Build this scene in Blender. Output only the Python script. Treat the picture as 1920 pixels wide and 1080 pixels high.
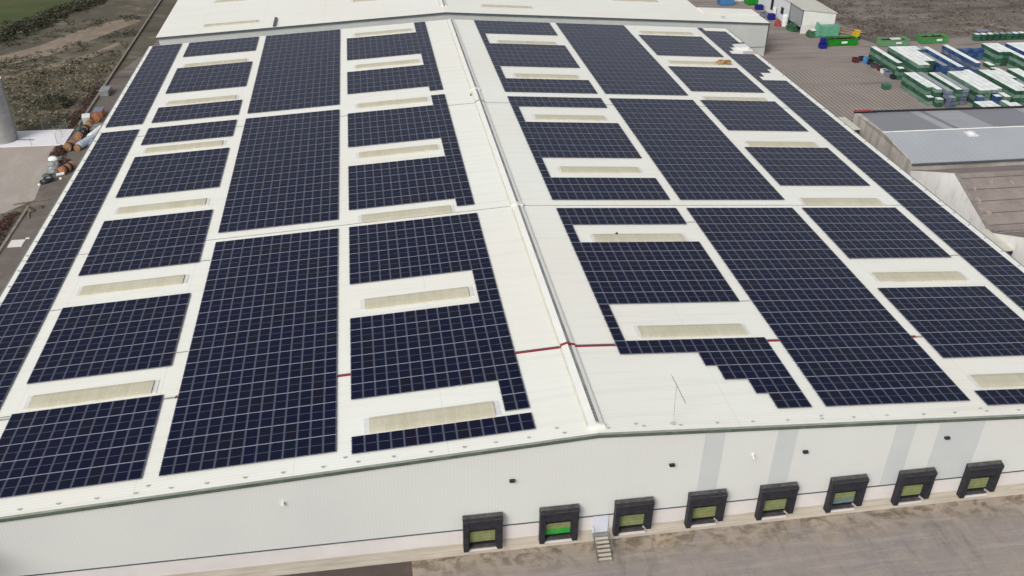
import bpy, math, random
from mathutils import Matrix, Vector
random.seed(7)
for o in list(bpy.data.objects): bpy.data.objects.remove(o)
SC = bpy.context.scene
COL = SC.collection
R = math.radians
# ------------------------------------------------------------------ camera
cam = bpy.data.cameras.new('camera'); camo = bpy.data.objects.new('camera', cam); COL.objects.link(camo)
cr = Vector((0.98790226, -0.15440784, 0.01439943)); cu = Vector((0.06849351, 0.51774918, 0.85278627)); cf = Vector((0.13913218, 0.84148322, -0.52206152))
m = Matrix((cr, cu, -cf)).transposed().to_4x4(); m.translation = Vector((-16.3623, -54.9978, 60.6086))
camo.matrix_world = m
cam.sensor_width = 36; cam.lens = 1725.85 / 1920 * 36; cam.clip_start = 0.5; cam.clip_end = 6000
SC.camera = camo
# ------------------------------------------------------------------ world, sun, exposure
SUN_EL, SUN_AZ = R(40), R(222)
W = bpy.data.worlds.new("World"); SC.world = W; W.use_nodes = True
nt = W.node_tree; nt.nodes.clear()
sky = nt.nodes.new('ShaderNodeTexSky'); sky.sky_type = 'NISHITA'; sky.sun_disc = False
sky.sun_elevation = SUN_EL; sky.sun_rotation = SUN_AZ; sky.dust_density = 4; sky.air_density = 1.0
hs = nt.nodes.new('ShaderNodeHueSaturation'); hs.inputs['Saturation'].default_value = 0.30
bg = nt.nodes.new('ShaderNodeBackground'); bg.inputs[1].default_value = 0.12
wo = nt.nodes.new('ShaderNodeOutputWorld')
nt.links.new(sky.outputs[0], hs.inputs['Color']); nt.links.new(hs.outputs[0], bg.inputs[0]); nt.links.new(bg.outputs[0], wo.inputs[0])
sl = bpy.data.lights.new('sun', 'SUN'); sl.energy = 1.45; sl.angle = R(24); sl.color = (1, 0.965, 0.92)
so = bpy.data.objects.new('sun', sl); COL.objects.link(so)
sd = Vector((math.sin(SUN_AZ) * math.cos(SUN_EL), math.cos(SUN_AZ) * math.cos(SUN_EL), math.sin(SUN_EL)))
so.rotation_euler = sd.to_track_quat('Z', 'Y').to_euler()
SC.view_settings.view_transform = 'Standard'; SC.view_settings.look = 'None'
SC.view_settings.exposure = 0.10; SC.view_settings.gamma = 1
# ------------------------------------------------------------------ materials
def srgb(r, g, b):
    f = lambda c: (c / 255 / 12.92) if c / 255 <= 0.04045 else ((c / 255 + 0.055) / 1.055) ** 2.4
    return (f(r), f(g), f(b), 1)
class NM:
    def __init__(s, name):
        s.m = bpy.data.materials.new(name); s.m.use_nodes = True; s.t = s.m.node_tree
        s.b = s.t.nodes['Principled BSDF']; s.b.inputs['Specular IOR Level'].default_value = 0.3
        s.g = s.n('ShaderNodeNewGeometry')
    def n(s, t, **k):
        x = s.t.nodes.new(t)
        for a, v in k.items(): setattr(x, a, v)
        return x
    def l(s, a, b): s.t.links.new(a, b)
    def pos(s, sx=1, sy=1, sz=1, rot=0):
        mp = s.n('ShaderNodeMapping'); mp.inputs['Scale'].default_value = (sx, sy, sz); mp.inputs['Rotation'].default_value = (0, 0, rot)
        s.l(s.g.outputs['Position'], mp.inputs[0]); return mp.outputs[0]
    def noise(s, sc, det=4, rough=.6, vec=None, dist=0):
        x = s.n('ShaderNodeTexNoise'); x.inputs['Scale'].default_value = sc; x.inputs['Detail'].default_value = det
        x.inputs['Roughness'].default_value = rough; x.inputs['Distortion'].default_value = dist
        s.l(vec if vec is not None else s.g.outputs['Position'], x.inputs['Vector']); return x.outputs['Fac']
    def ramp(s, fac, a, b, ca=(0, 0, 0, 1), cb=(1, 1, 1, 1)):
        x = s.n('ShaderNodeValToRGB'); x.color_ramp.elements[0].position = a; x.color_ramp.elements[1].position = b
        x.color_ramp.elements[0].color = ca; x.color_ramp.elements[1].color = cb
        s.l(fac, x.inputs[0]); return x.outputs[0]
    def mix(s, fac, a, b, mode='MIX'):
        x = s.n('ShaderNodeMix', data_type='RGBA', blend_type=mode)
        for v, i in ((fac, 0), (a, 6), (b, 7)):
            if hasattr(v, 'links'): s.l(v, x.inputs[i])
            else: x.inputs[i].default_value = v
        return x.outputs[2]
    def math(s, op, a, b=0.0):
        x = s.n('ShaderNodeMath', operation=op)
        for i, v in enumerate((a, b)):
            if hasattr(v, 'links'): s.l(v, x.inputs[i])
            else: x.inputs[i].default_value = v
        return x.outputs[0]
    def lines(s, axis, pitch, width):
        """1 on a thin line every pitch metres along a world axis"""
        sp = s.n('ShaderNodeSeparateXYZ'); s.l(s.g.outputs['Position'], sp.inputs[0])
        a = s.math('FRACT', s.math('DIVIDE', sp.outputs[axis], pitch))
        return s.math('LESS_THAN', a, width / pitch)
    def wave(s, axis, pitch, lo, hi):
        sp = s.n('ShaderNodeSeparateXYZ'); s.l(s.g.outputs['Position'], sp.inputs[0])
        a = s.math('PINGPONG', s.math('DIVIDE', sp.outputs[axis], pitch), .5)
        m_ = s.n('ShaderNodeMapRange', interpolation_type='SMOOTHSTEP'); s.l(a, m_.inputs[0]); m_.inputs[1].default_value = lo; m_.inputs[2].default_value = hi
        return m_.outputs[0]
    def bump(s, h, st=.3, d=.02):
        x = s.n('ShaderNodeBump'); x.inputs['Strength'].default_value = st; x.inputs['Distance'].default_value = d
        s.l(h, x.inputs['Height']); s.l(x.outputs[0], s.b.inputs['Normal'])
    def out(s, c, rough=.7, metal=0):
        if hasattr(c, 'links'): s.l(c, s.b.inputs['Base Color'])
        else: s.b.inputs['Base Color'].default_value = c
        s.b.inputs['Roughness'].default_value = rough; s.b.inputs['Metallic'].default_value = metal
        return s.m
def lin(*c): return (c[0], c[1], c[2], 1)
def simple(name, c, rough=.6, var=.25, sc=.8, metal=0, c2=None, det=5):
    k = NM(name)
    d = c2 if c2 else tuple(x * (1 - var) for x in c[:3]) + (1,)
    f = k.ramp(k.noise(sc, det, .65), .35, .68)
    return k.out(k.mix(f, c, d), rough, metal)
def sheet(name, c, axis, pitch, rib_shade=.12, rough=.5, var=.06, c2=None, sc=.15, streak=None, metal=0, lap=None):
    """profiled metal sheet: ribs as painted shade stripes across one world axis, faint dirt"""
    k = NM(name)
    d = c2 if c2 else tuple(x * (1 - var) for x in c[:3]) + (1,)
    col = k.mix(k.ramp(k.noise(sc, 6, .6), .35, .7), c, d)
    if streak: col = k.mix(k.math('MULTIPLY', k.ramp(k.noise(1, 5, .65, k.pos(*streak)), .5, .78), .45), col, tuple(x * .8 for x in d[:3]) + (1,))
    ln = k.lines(axis, pitch, pitch * .28)
    col = k.mix(k.math('MULTIPLY', ln, rib_shade), col, tuple(x * .45 for x in c[:3]) + (1,))  # darker stripes paint the shade of the rib grooves into the colour
    if lap: col = k.mix(k.math('MULTIPLY', k.lines(lap[0], lap[1], .05), .35), col, tuple(x * .5 for x in c[:3]) + (1,))
    return k.out(col, rough, metal)
MT = {}
MT['roof'] = sheet('roof_sheet', lin(.84, .86, .795), 1, .33, .10, .5, c2=lin(.83, .81, .73), sc=.05, streak=(.05, 1.2, 1), lap=(0, 12.1))
MT['wall'] = sheet('wall_cladding', lin(.685, .705, .67), 0, .28, .07, .55, c2=lin(.655, .665, .64), sc=.12)
MT['strip'] = sheet('translucent_strip', lin(.575, .605, .60), 0, .28, .06, .45, sc=.3)
MT['plinth'] = simple('plinth_white', lin(.74, .70, .68), .7, .1, .3)
k = NM('plinth_dirty'); f = k.ramp(k.noise(1, 6, .65, k.pos(.25, 1, 2.2)), .38, .7)
MT['plinthlow'] = k.out(k.mix(k.math('MULTIPLY', k.lines(2, .62, .05), .35), k.mix(f, lin(.60, .55, .47), lin(.45, .40, .33)), lin(.25, .21, .18)), .8)
MT['flash'] = simple('dark_flashing', lin(.10, .12, .13), .5)
MT['fascia'] = simple('green_fascia', lin(.12, .155, .115), .5, .45, .9)
MT['white'] = simple('white_metal', lin(.78, .78, .74), .45, .08, .5)
MT['shadeflash'] = simple('beige_shadow_flashing', lin(.66, .63, .53), .6, .2, .8)
MT['whitebright'] = simple('white_cover', lin(.80, .81, .80), .6, .12, 1.2)
MT['black'] = simple('black_rubber', lin(.016, .017, .024), .6, .3, 2, c2=lin(.034, .034, .040))
MT['hood'] = simple('grey_rubber_hood', lin(.10, .095, .095), .55, .6, 2.2)
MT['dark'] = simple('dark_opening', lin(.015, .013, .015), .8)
k = NM('yellow_green_door'); MT['doorgreen'] = k.out(k.mix(k.math('MULTIPLY', k.lines(2, .36, .05), .4), k.mix(k.ramp(k.noise(1.5, 5), .35, .7), lin(.26, .285, .12), lin(.18, .20, .09)), lin(.08, .09, .05)), .55)
MT['brightgreen'] = simple('bright_green_panel', lin(.03, .36, .05), .5, .2, 1.5)
MT['teal'] = simple('teal_panel', lin(.15, .235, .22), .5, .2, 1.5)
MT['red'] = simple('red_joint', lin(.30, .035, .05), .6, .3, 1.5)
MT['greyjoint'] = simple('grey_joint', lin(.36, .36, .34), .6, .3, 1.5)
MT['steel'] = simple('galvanised_steel', lin(.33, .34, .35), .45, .3, 1.0, .4)
MT['grate'] = None
k = NM('ridge_grating'); a = k.lines(1, .45, .12); c = k.mix(k.math('MULTIPLY', a, .7), lin(.30, .30, .285), lin(.10, .10, .10))
c = k.mix(k.ramp(k.noise(.5, 5), .4, .65), c, lin(.40, .40, .38)); MT['grate'] = k.out(c, .6)
k = NM('skylight_plastic'); c = k.mix(k.ramp(k.noise(1, 4, .6, k.pos(.9, .2, 1)), .35, .7), lin(.52, .49, .355), lin(.60, .57, .45))
c = k.mix(k.math('MULTIPLY', k.lines(0, 1.0, .07), .35), c, lin(.70, .68, .58)); c = k.mix(k.math('MULTIPLY', k.ramp(k.noise(3, 4), .5, .8), .4), c, lin(.36, .33, .22))
MT['skylight'] = k.out(c, .45)
MT['skyend'] = simple('skylight_flashing', lin(.73, .735, .73), .5, .12, 2)
# solar panel glass: every panel a slightly different tint
k = NM('solar_glass'); oi = k.n('ShaderNodeObjectInfo')
rnd = k.math('FRACT', k.math('ADD', oi.outputs['Random'], k.g.outputs['Random Per Island']))
c = k.ramp(rnd, 0, 1); cr_ = c.node.color_ramp
cr_.elements[0].color = lin(.0062, .0076, .0240); cr_.elements[1].color = lin(.0080, .0100, .021)
for p_, cc in ((.25, lin(.0064, .0080, .0265)), (.5, lin(.0085, .0085, .025)), (.7, lin(.0065, .0105, .025)), (.90, lin(.0105, .009, .019))):
    e = cr_.elements.new(p_); e.color = cc
c = k.mix(k.math('MULTIPLY', k.ramp(k.noise(.10, 4), .35, .7), .35), c, lin(.011, .014, .031))
MT['glass'] = k.out(c, .20); k.b.inputs['Specular IOR Level'].default_value = .13; k.b.inputs['Specular Tint'].default_value = (.42, .60, 1, 1)
MT['pframe'] = simple('panel_side_frame', lin(.088, .094, .138), .45, .15, 2)
MT['pend'] = simple('panel_end_frame', lin(.42, .43, .52), .4, .15, 2)
MT['pmid'] = simple('panel_mid_line', lin(.16, .165, .225), .45, .15, 2)
MT['rail'] = simple('aluminium_rail', lin(.45, .46, .48), .4, .1, 2, .3)
# grounds
def ground(name, a, b, c3, sc, rough=.9, extra=None, t=(.35, .65), t2=(.5, .72), aniso=(1, 1)):
    k = NM(name)
    c = k.mix(k.ramp(k.noise(sc, 8, .62, k.pos(aniso[0], aniso[1], 1), .3), *t), a, b)
    c = k.mix(k.ramp(k.noise(sc * 3.7, 8, .7, k.pos(aniso[0], aniso[1], 1)), *t2), c, c3)
    c = k.mix(k.math('MULTIPLY', k.ramp(k.noise(sc * 30, 4, .7), .4, .7), .25), c, tuple(x * .7 for x in b[:3]) + (1,))
    if extra: c = extra(k, c)
    k.bump(k.noise(sc * 8, 8, .7), .4, .15)
    return k.out(c, rough)
MT['soil'] = ground('scrub_soil', lin(.215, .185, .165), lin(.095, .078, .070), lin(.29, .25, .215), .07, aniso=(.35, 1.5), t=(.42, .60), t2=(.54, .72))
MT['soil_left'] = ground('scrub_soil_left', lin(.135, .118, .085), lin(.070, .066, .050), lin(.25, .205, .155), .045, t2=(.50, .70), aniso=(.8, 1.2))
MT['track'] = ground('dirt_track', lin(.27, .22, .17), lin(.20, .165, .12), lin(.32, .27, .21), .2)
MT['field'] = ground('green_field_grass', lin(.055, .088, .024), lin(.062, .072, .026), lin(.105, .105, .048), .03, aniso=(.3, 1.6))
def slat(k, c):
    c = k.mix(k.math('MULTIPLY', k.wave(0, .84, .20, .46), .5), c, lin(.085, .07, .062))
    return k.mix(k.math('MULTIPLY', k.math('MULTIPLY', k.wave(0, .84, .35, .1), k.ramp(k.noise(.12, 5), .40, .55)), .22), c, lin(.50, .43, .35))
def yardx(k, c):
    c = k.mix(k.math('MULTIPLY', k.ramp(k.noise(.35, 6, .7, k.pos(.16, 1.5, 1)), .54, .66), .70), c, lin(.10, .08, .075))
    return k.mix(k.math('MULTIPLY', k.ramp(k.noise(.5, 5, .6, k.pos(.14, 1.2, 2)), .58, .70), .45), c, lin(.40, .35, .31))
MT['yard'] = ground('yard_paving', lin(.285, .245, .222), lin(.235, .20, .185), lin(.325, .28, .25), .05, aniso=(.35, 1.6), extra=yardx)
MT['slats'] = ground('slatted_yard_pad', lin(.31, .27, .245), lin(.27, .235, .215), lin(.34, .30, .26), .07, extra=slat)
MT['yardleft'] = ground('yard_concrete', lin(.40, .355, .315), lin(.33, .29, .26), lin(.45, .41, .37), .06, aniso=(1.4, .6))
MT['asphalt'] = ground('service_road_asphalt', lin(.165, .142, .125), lin(.130, .113, .100), lin(.23, .20, .17), .08)
MT['whitepad'] = ground('white_concrete_pad', lin(.80, .79, .81), lin(.74, .73, .75), lin(.78, .76, .77), .2)
def stains(k, c):
    sp = k.n('ShaderNodeSeparateXYZ'); k.l(k.g.outputs['Position'], sp.inputs[0])
    mr = k.n('ShaderNodeMapRange'); k.l(sp.outputs[1], mr.inputs[0])
    mr.inputs[1].default_value = -3.4; mr.inputs[2].default_value = -.3; mr.inputs[3].default_value = 0; mr.inputs[4].default_value = 1
    n = k.noise(.85, 7, .62, k.pos(.9, 1.1, 1), .6)
    c = k.mix(k.math('MULTIPLY', mr.outputs[0], k.ramp(k.noise(.25, 3), .3, .7)), c, lin(.42, .345, .245))
    c = k.mix(k.math('MULTIPLY', k.math('MULTIPLY', k.ramp(n, .46, .60), mr.outputs[0]), .9), c, lin(.14, .105, .07))
    n2 = k.noise(1, 6, .7, k.pos(.12, 1.9, 1))
    c = k.mix(k.math('MULTIPLY', k.ramp(n2, .5, .72), .6), c, lin(.40, .37, .35))
    c = k.mix(k.math('MULTIPLY', k.ramp(k.noise(1, 6, .7, k.pos(.10, 1.4, 3)), .55, .72), .5), c, lin(.19, .17, .165))
    c = k.mix(k.math('MULTIPLY', k.lines(0, 12.6, .12), .12), c, lin(.50, .45, .38))
    return k.mix(k.math('MULTIPLY', k.ramp(k.noise(.35, 5, .7, k.pos(1.9, .35, 1)), .55, .68), .5), c, lin(.17, .15, .14))
MT['apron'] = ground('dock_apron_concrete', lin(.32, .275, .245), lin(.265, .235, .225), lin(.37, .315, .265), .11, extra=stains)
MT['darkasphalt'] = ground('dark_bitumen_strip', lin(.10, .078, .068), lin(.085, .066, .06), lin(.12, .095, .08), .2)
MT['kerb'] = simple('kerb_concrete', lin(.28, .25, .22), .9, .35, .8)
# other buildings
MT['roofgrey'] = sheet('grey_sheet_roof', lin(.41, .435, .455), 0, .9, .12, .45, c2=lin(.36, .385, .41), sc=.12)
k = NM('grey_sheet_roof_mended'); sp = k.n('ShaderNodeSeparateXYZ'); k.l(k.g.outputs['Position'], sp.inputs[0])
mr = k.n('ShaderNodeMapRange'); k.l(sp.outputs[0], mr.inputs[0]); mr.inputs[1].default_value = 60; mr.inputs[2].default_value = 120
c = k.ramp(mr.outputs[0], 0, .2217, lin(.245, .25, .275), lin(.385, .40, .42)); c.node.color_ramp.interpolation = 'CONSTANT'
for p_, cc in ((.25, lin(.20, .205, .225)), (.262, lin(.36, .375, .395)), (.367, lin(.235, .24, .265)), (.535, lin(.37, .385, .40)), (.60, lin(.25, .255, .28))): c.node.color_ramp.elements.new(p_).color = cc
c = k.mix(k.math('MULTIPLY', k.ramp(k.noise(.3, 6, .7), .4, .7), .25), c, lin(.21, .20, .20))
MT['roofgrey2'] = k.out(k.mix(k.math('MULTIPLY', k.lines(0, .9, .12), .25), c, lin(.14, .14, .16)), .5)
def plaster(name, a, b, d):
    k = NM(name); c = k.mix(k.ramp(k.noise(.35, 6, .6), .35, .7), a, b)
    return k.out(k.mix(k.math('MULTIPLY', k.ramp(k.noise(1, 6, .7, k.pos(1.2, 1.2, .3)), .52, .74), .6), c, d), .85)
MT['plaster'] = plaster('stained_plaster', lin(.86, .84, .81), lin(.76, .74, .73), lin(.46, .41, .37))
MT['panelwall'] = plaster('concrete_panel_wall', lin(.50, .46, .42), lin(.40, .36, .33), lin(.22, .19, .17))
k = NM('fibre_cement_roof'); c = k.mix(k.ramp(k.noise(.3, 7, .75), .40, .62), lin(.30, .255, .235), lin(.225, .190, .175))
c = k.mix(k.ramp(k.noise(1, 6, .7, k.pos(.25, 2, 2)), .55, .75), c, lin(.37, .31, .28))
c = k.mix(k.math('MULTIPLY', k.lines(1, 1.95, .15), .7), c, lin(.07, .055, .052))
c = k.mix(k.math('MULTIPLY', k.lines(0, .35, .1), .18), c, lin(.08, .065, .06)); MT['tile'] = k.out(c, .9)
MT['canopy'] = simple('pale_canopy_roof', lin(.62, .61, .53), .6, .15, .4)
# things
def tint(name, a, b, rough=.55, dirt=.25):
    k = NM(name); oi = k.n('ShaderNodeObjectInfo')
    rnd = k.math('FRACT', k.math('ADD', oi.outputs['Random'], k.g.outputs['Random Per Island']))
    c = k.mix(k.ramp(rnd, .35, .75), a, b); c = k.mix(k.math('MULTIPLY', k.ramp(k.noise(2.2, 5), .45, .7), dirt), c, tuple((x + .12) * .8 for x in a[:3]) + (1,))
    return k.out(c, rough)
MT['cgreen'] = tint('green_crate_plastic', lin(.014, .072, .040), lin(.045, .135, .085))
MT['cpale'] = tint('faded_green_crate_plastic', lin(.10, .19, .14), lin(.20, .30, .24))
MT['cblue'] = tint('blue_crate_plastic', lin(.015, .050, .17), lin(.06, .12, .25))
MT['cgrey'] = tint('grey_blue_crate_plastic', lin(.10, .13, .19), lin(.20, .24, .29))
MT['lidw'] = tint('white_crate_lid', lin(.82, .84, .82), lin(.70, .75, .73), .6, .0)
MT['lidg'] = simple('grey_crate_lid', lin(.33, .37, .38), .6, .2, .9)
MT['skipgreen'] = simple('bright_green_paint', lin(.018, .27, .02), .45, .35, .6)
MT['skippale'] = simple('faded_green_paint', lin(.13, .34, .13), .6, .35, .5, c2=lin(.14, .26, .18))
MT['skipmid'] = simple('mid_green_paint', lin(.09, .31, .10), .55, .3, .5)
MT['load'] = simple('dark_red_load', lin(.055, .022, .02), .9, .5, 1.5)
MT['press'] = simple('teal_green_paint', lin(.14, .38, .26), .55, .25, .5)
MT['dgreen'] = simple('dark_green_net', lin(.03, .10, .045), .8, .6, 1.6, c2=lin(.07, .17, .09))
MT['bluep'] = simple('blue_plastic', lin(.015, .02, .22), .5, .3, 1)
MT['lblue'] = simple('light_blue_plastic', lin(.07, .22, .46), .5, .3, 1)
MT['yellow'] = simple('yellow_paint', lin(.62, .42, .03), .5, .2, 1)
MT['orange'] = simple('orange_plastic', lin(.42, .13, .055), .7, .3, 1.4, c2=lin(.33, .17, .09))
MT['tan'] = simple('tan_plastic', lin(.36, .21, .11), .6, .3, 1.4)
MT['maroon'] = simple('maroon_net', lin(.13, .028, .035), .8, .5, 1.5)
MT['greyp'] = simple('grey_plastic', lin(.30, .31, .32), .6, .35, 1.5)
MT['paleblue'] = simple('pale_blue_sheeting', lin(.50, .58, .68), .6, .25, 1)
MT['slate'] = simple('slate_blue_lid', lin(.20, .22, .30), .6, .2, 1)
MT['rust'] = simple('rusty_metal', lin(.25, .12, .05), .8, .5, 1.2, c2=lin(.42, .30, .14))
MT['redp'] = simple('red_plastic', lin(.33, .06, .06), .6, .3, 1.5)
MT['wood'] = simple('weathered_wood', lin(.30, .22, .16), .9, .4, 1)
MT['silo'] = simple('silo_galvanised', lin(.40, .40, .40), .55, .25, .35, .1)
k = NM('scrub_foliage'); oi = k.g.outputs['Random Per Island']; c = k.mix(oi, lin(.075, .06, .052), lin(.21, .178, .152)); MT['leafbrown'] = k.out(c, .95)
k = NM('bush_foliage'); oi = k.g.outputs['Random Per Island']; c = k.mix(oi, lin(.030, .032, .023), lin(.095, .092, .058)); MT['leafdark'] = k.out(c, .95)
k = NM('dry_grass'); oi = k.g.outputs['Random Per Island']; c = k.mix(oi, lin(.13, .115, .07), lin(.29, .245, .165)); MT['leaftan'] = k.out(c, .95)
k = NM('maroon_foliage'); c = k.mix(k.g.outputs['Random Per Island'], lin(.055, .028, .026), lin(.13, .07, .06)); MT['leafred'] = k.out(c, .95)
# ------------------------------------------------------------------ mesh helpers
class MB:
    def __init__(s): s.v = []; s.f = []; s.mi = []; s.cur = 0
    def poly(s, pts): n = len(s.v); s.v += [tuple(p) for p in pts]; s.f.append(tuple(range(n, n + len(pts)))); s.mi.append(s.cur)
    def box(s, x0, x1, y0, y1, z0, z1, sk=None):
        n = len(s.v)
        pts = [(x0, y0, z0), (x1, y0, z0), (x1, y1, z0), (x0, y1, z0), (x0, y0, z1), (x1, y0, z1), (x1, y1, z1), (x0, y1, z1)]
        if sk: pts = [sk(p) for p in pts]
        s.v += pts
        for f in ((0, 3, 2, 1), (4, 5, 6, 7), (0, 1, 5, 4), (1, 2, 6, 5), (2, 3, 7, 6), (3, 0, 4, 7)): s.f.append(tuple(n + i for i in f)); s.mi.append(s.cur)
    def prism(s, base, d):
        """base polygon points (3D, ccw seen from -d) swept by vector d"""
        n = len(s.v); m = len(base); s.v += [tuple(p) for p in base] + [tuple(a + b for a, b in zip(p, d)) for p in base]
        s.f.append(tuple(n + i for i in reversed(range(m)))); s.mi.append(s.cur)
        s.f.append(tuple(n + m + i for i in range(m))); s.mi.append(s.cur)
        for i in range(m): j = (i + 1) % m; s.f.append((n + i, n + j, n + m + j, n + m + i)); s.mi.append(s.cur)
    def cyl(s, p0, p1, r0, r1=None, seg=14, cap=True):
        r1 = r0 if r1 is None else r1; p0 = Vector(p0); p1 = Vector(p1); d = (p1 - p0).normalized()
        a = d.orthogonal().normalized(); b = d.cross(a); n = len(s.v)
        for p, r in ((p0, r0), (p1, r1)):
            for i in range(seg): t = 2 * math.pi * i / seg; s.v.append(tuple(p + a * math.cos(t) * r + b * math.sin(t) * r))
        for i in range(seg): j = (i + 1) % seg; s.f.append((n + i, n + j, n + seg + j, n + seg + i)); s.mi.append(s.cur)
        if cap:
            s.f.append(tuple(n + i for i in reversed(range(seg)))); s.mi.append(s.cur)
            s.f.append(tuple(n + seg + i for i in range(seg))); s.mi.append(s.cur)
    def lump(s, c, rx, ry, rz, seg=9, rings=5, j=.25):
        n = len(s.v); rg = []
        for a in range(rings + 1):
            ph = math.pi / 2 * a / rings; row = []
            for i in range(seg):
                t = 2 * math.pi * i / seg; q = 1 + random.uniform(-j, j)
                s.v.append((c[0] + rx * math.cos(ph) * math.cos(t) * q, c[1] + ry * math.cos(ph) * math.sin(t) * q, c[2] + rz * math.sin(ph) * q)); row.append(len(s.v) - 1)
            rg.append(row)
        for a in range(rings):
            for i in range(seg): j2 = (i + 1) % seg; s.f.append((rg[a][i], rg[a][j2], rg[a + 1][j2], rg[a + 1][i])); s.mi.append(s.cur)
        s.f.append(tuple(rg[-1])); s.mi.append(s.cur)
    def mesh(s, name, mats):
        me = bpy.data.meshes.new(name); me.from_pydata(s.v, [], s.f)
        for m_ in (mats if isinstance(mats, (list, tuple)) else [mats]): me.materials.append(m_)
        me.polygons.foreach_set('material_index', s.mi); me.update(); return me
    def obj(s, name, mats, parent=None, **k):
        return mk(name, s.mesh(name, mats), parent, **k)
def mk(name, data, parent=None, loc=None, label=None, cat=None, group=None, kind=None):
    o = bpy.data.objects.new(name, data); COL.objects.link(o)
    if parent: o.parent = parent
    if loc: o.location = loc
    if label: o['label'] = label
    if cat: o['category'] = cat
    if group: o['group'] = group
    if kind: o['kind'] = kind
    return o
def thing(name, label, cat, loc=(0, 0, 0), group=None): return mk(name, None, None, loc, label, cat, group)
def struct(name, mb, mat): return mb.obj(name, mat, kind='structure')
def flat(name, pts, z, mat, th=None):
    mb = MB(); mb.poly([(x, y, z) for x, y in pts]); return struct(name, mb, mat)
# ------------------------------------------------------------------ the setting
flat('ground', [(-3000, -3000), (3000, -3000), (3000, 4000), (-3000, 4000)], -.02, MT['soil'])
flat('scrubland', [(-400, 60), (-66.6, 60), (-66.6, 131), (-62, 150), (-58, 400), (-400, 400)], -.012, MT['soil_left'])
flat('field', [(-900, 100), (-98.5, 156), (-93, 171), (-87.5, 187), (-80, 205), (-60, 235), (-60, 900), (-900, 900)], -.004, MT['field'])
flat('dirt_track', [(-110, 138), (-97, 143.5), (-90, 150.5), (-86, 155), (-80.5, 166), (-72, 176), (-68, 173), (-76, 158), (-82, 148), (-88, 142.5), (-100, 138)], -.006, MT['track'])
flat('footpath', [(-110, 127), (-91, 131.5), (-82, 140), (-74, 148), (-70, 156), (-69, 155), (-72.5, 146), (-80.5, 137.5), (-90, 129.2), (-110, 125)], -.007, MT['track'])
flat('service_road', [(-66, -80), (-55.5, -80), (-55.5, 131), (-57, 131), (-66.4, 131)], .004, MT['asphalt'])
flat('left_yard', [(-66.2, 98), (-66.4, 80.5), (-66.0, 76.5), (-69, 72.5), (-80, 68), (-110, 64), (-110, 97.4)], .008, MT['yardleft'])
mb = MB(); mb.prism([(-66.9, 97.3, 0), (-66.9, 104.2, 0), (-120, 104.6, 0), (-120, 98.3, 0)][::-1], (0, 0, .15)); struct('white_pad', mb, MT['whitepad'])
mb = MB(); mb.prism([(-66.7, 106, -.1), (-66.35, 106, -.1), (-66.3, 200, -.1), (-66.65, 200, -.1)], (0, 0, .45)); mb.prism([(-66.35, -80, -.1), (-66.0, -80, -.1), (-66.0, 74, -.1), (-66.35, 74, -.1)], (0, 0, .3)); struct('kerb', mb, MT['kerb'])
flat('yard', [(55.5, -80), (180, -80), (180, 141), (117, 139), (98, 136.5), (96.5, 141), (97.5, 147), (98, 200), (40, 200), (40, 128), (55.5, 128)], .004, MT['yard'])
flat('slatted_pad', [(66, 120.5), (88.2, 122.4), (88.2, 112.6), (66, 112.9)], .012, MT['slats'])
flat('slatted_pad_near', [(62, 110.8), (87.8, 110.3), (87.2, 88), (62, 88)], .012, MT['slats'])
flat('dock_apron', [(-15.5, -.02), (56, -.02), (90, -80), (-15.5, -80)], .010, MT['apron'])
flat('bitumen_strip', [(-66, -.02), (-15.5, -.02), (-15.5, -80), (-66, -80)], .008, MT['darkasphalt'])
# ------------------------------------------------------------------ the warehouse
SL = 0.06125; CS = 1 / math.sqrt(1 + SL * SL); HR = 12.2; XW = 55.9; YL = 122.2
wh = thing('warehouse', 'huge white warehouse carrying the solar arrays, loading docks along its front wall', 'building')
def rz(x): return HR - SL * abs(x)
for sg in (-1, 1):
    mb = MB(); a = 0 if sg < 0 else 0
    pts = [(0, 0, HR), (sg * XW, 0, rz(XW)), (sg * XW, 0, rz(XW) - .25), (0, 0, HR - .25)]
    if sg < 0: pts = pts[::-1]
    mb.prism(pts[::-1], (0, YL, 0)); mb.obj('roof', MT['roof'], wh)
mb = MB()
T = .36
mb.prism([(-XW, .06, 3.04), (XW, .06, 3.04), (XW, .06, rz(XW) - T), (0, .06, HR - T), (-XW, .06, rz(XW) - T)], (0, .2, 0)); mb.obj('front_wall', MT['wall'], wh)
mb = MB(); mb.box(-XW, XW, .02, .26, 1.46, 3.0); mb.obj('upper_plinth', MT['plinth'], wh)
mb = MB(); mb.box(-XW, XW, -.01, .26, 0, 1.455); mb.obj('lower_plinth', MT['plinthlow'], wh)
mb = MB(); mb.box(-XW, XW, -.03, .24, 3.0, 3.07); mb.obj('drip_flashing', MT['flash'], wh)
mb = MB()
for sg in (-1, 1):
    p = [(0, -.12, HR - .03), (sg * XW, -.12, rz(XW) - .03), (sg * XW, -.12, rz(XW) - .36), (0, -.12, HR - .36)]
    mb.prism(p if sg > 0 else p[::-1], (0, .12, 0))
mb.obj('fascia', MT['fascia'], wh)
mb = MB()
for sg in (-1, 1):
    p = [(0, -.14, HR + .03), (sg * XW, -.14, rz(XW) + .03), (sg * XW, -.14, rz(XW) - .028), (0, -.14, HR - .028)]
    mb.prism(p if sg > 0 else p[::-1], (0, .2, 0))
mb.obj('verge_cap', simple('grey_green_cap', lin(.33, .36, .31), .5), wh)
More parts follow.
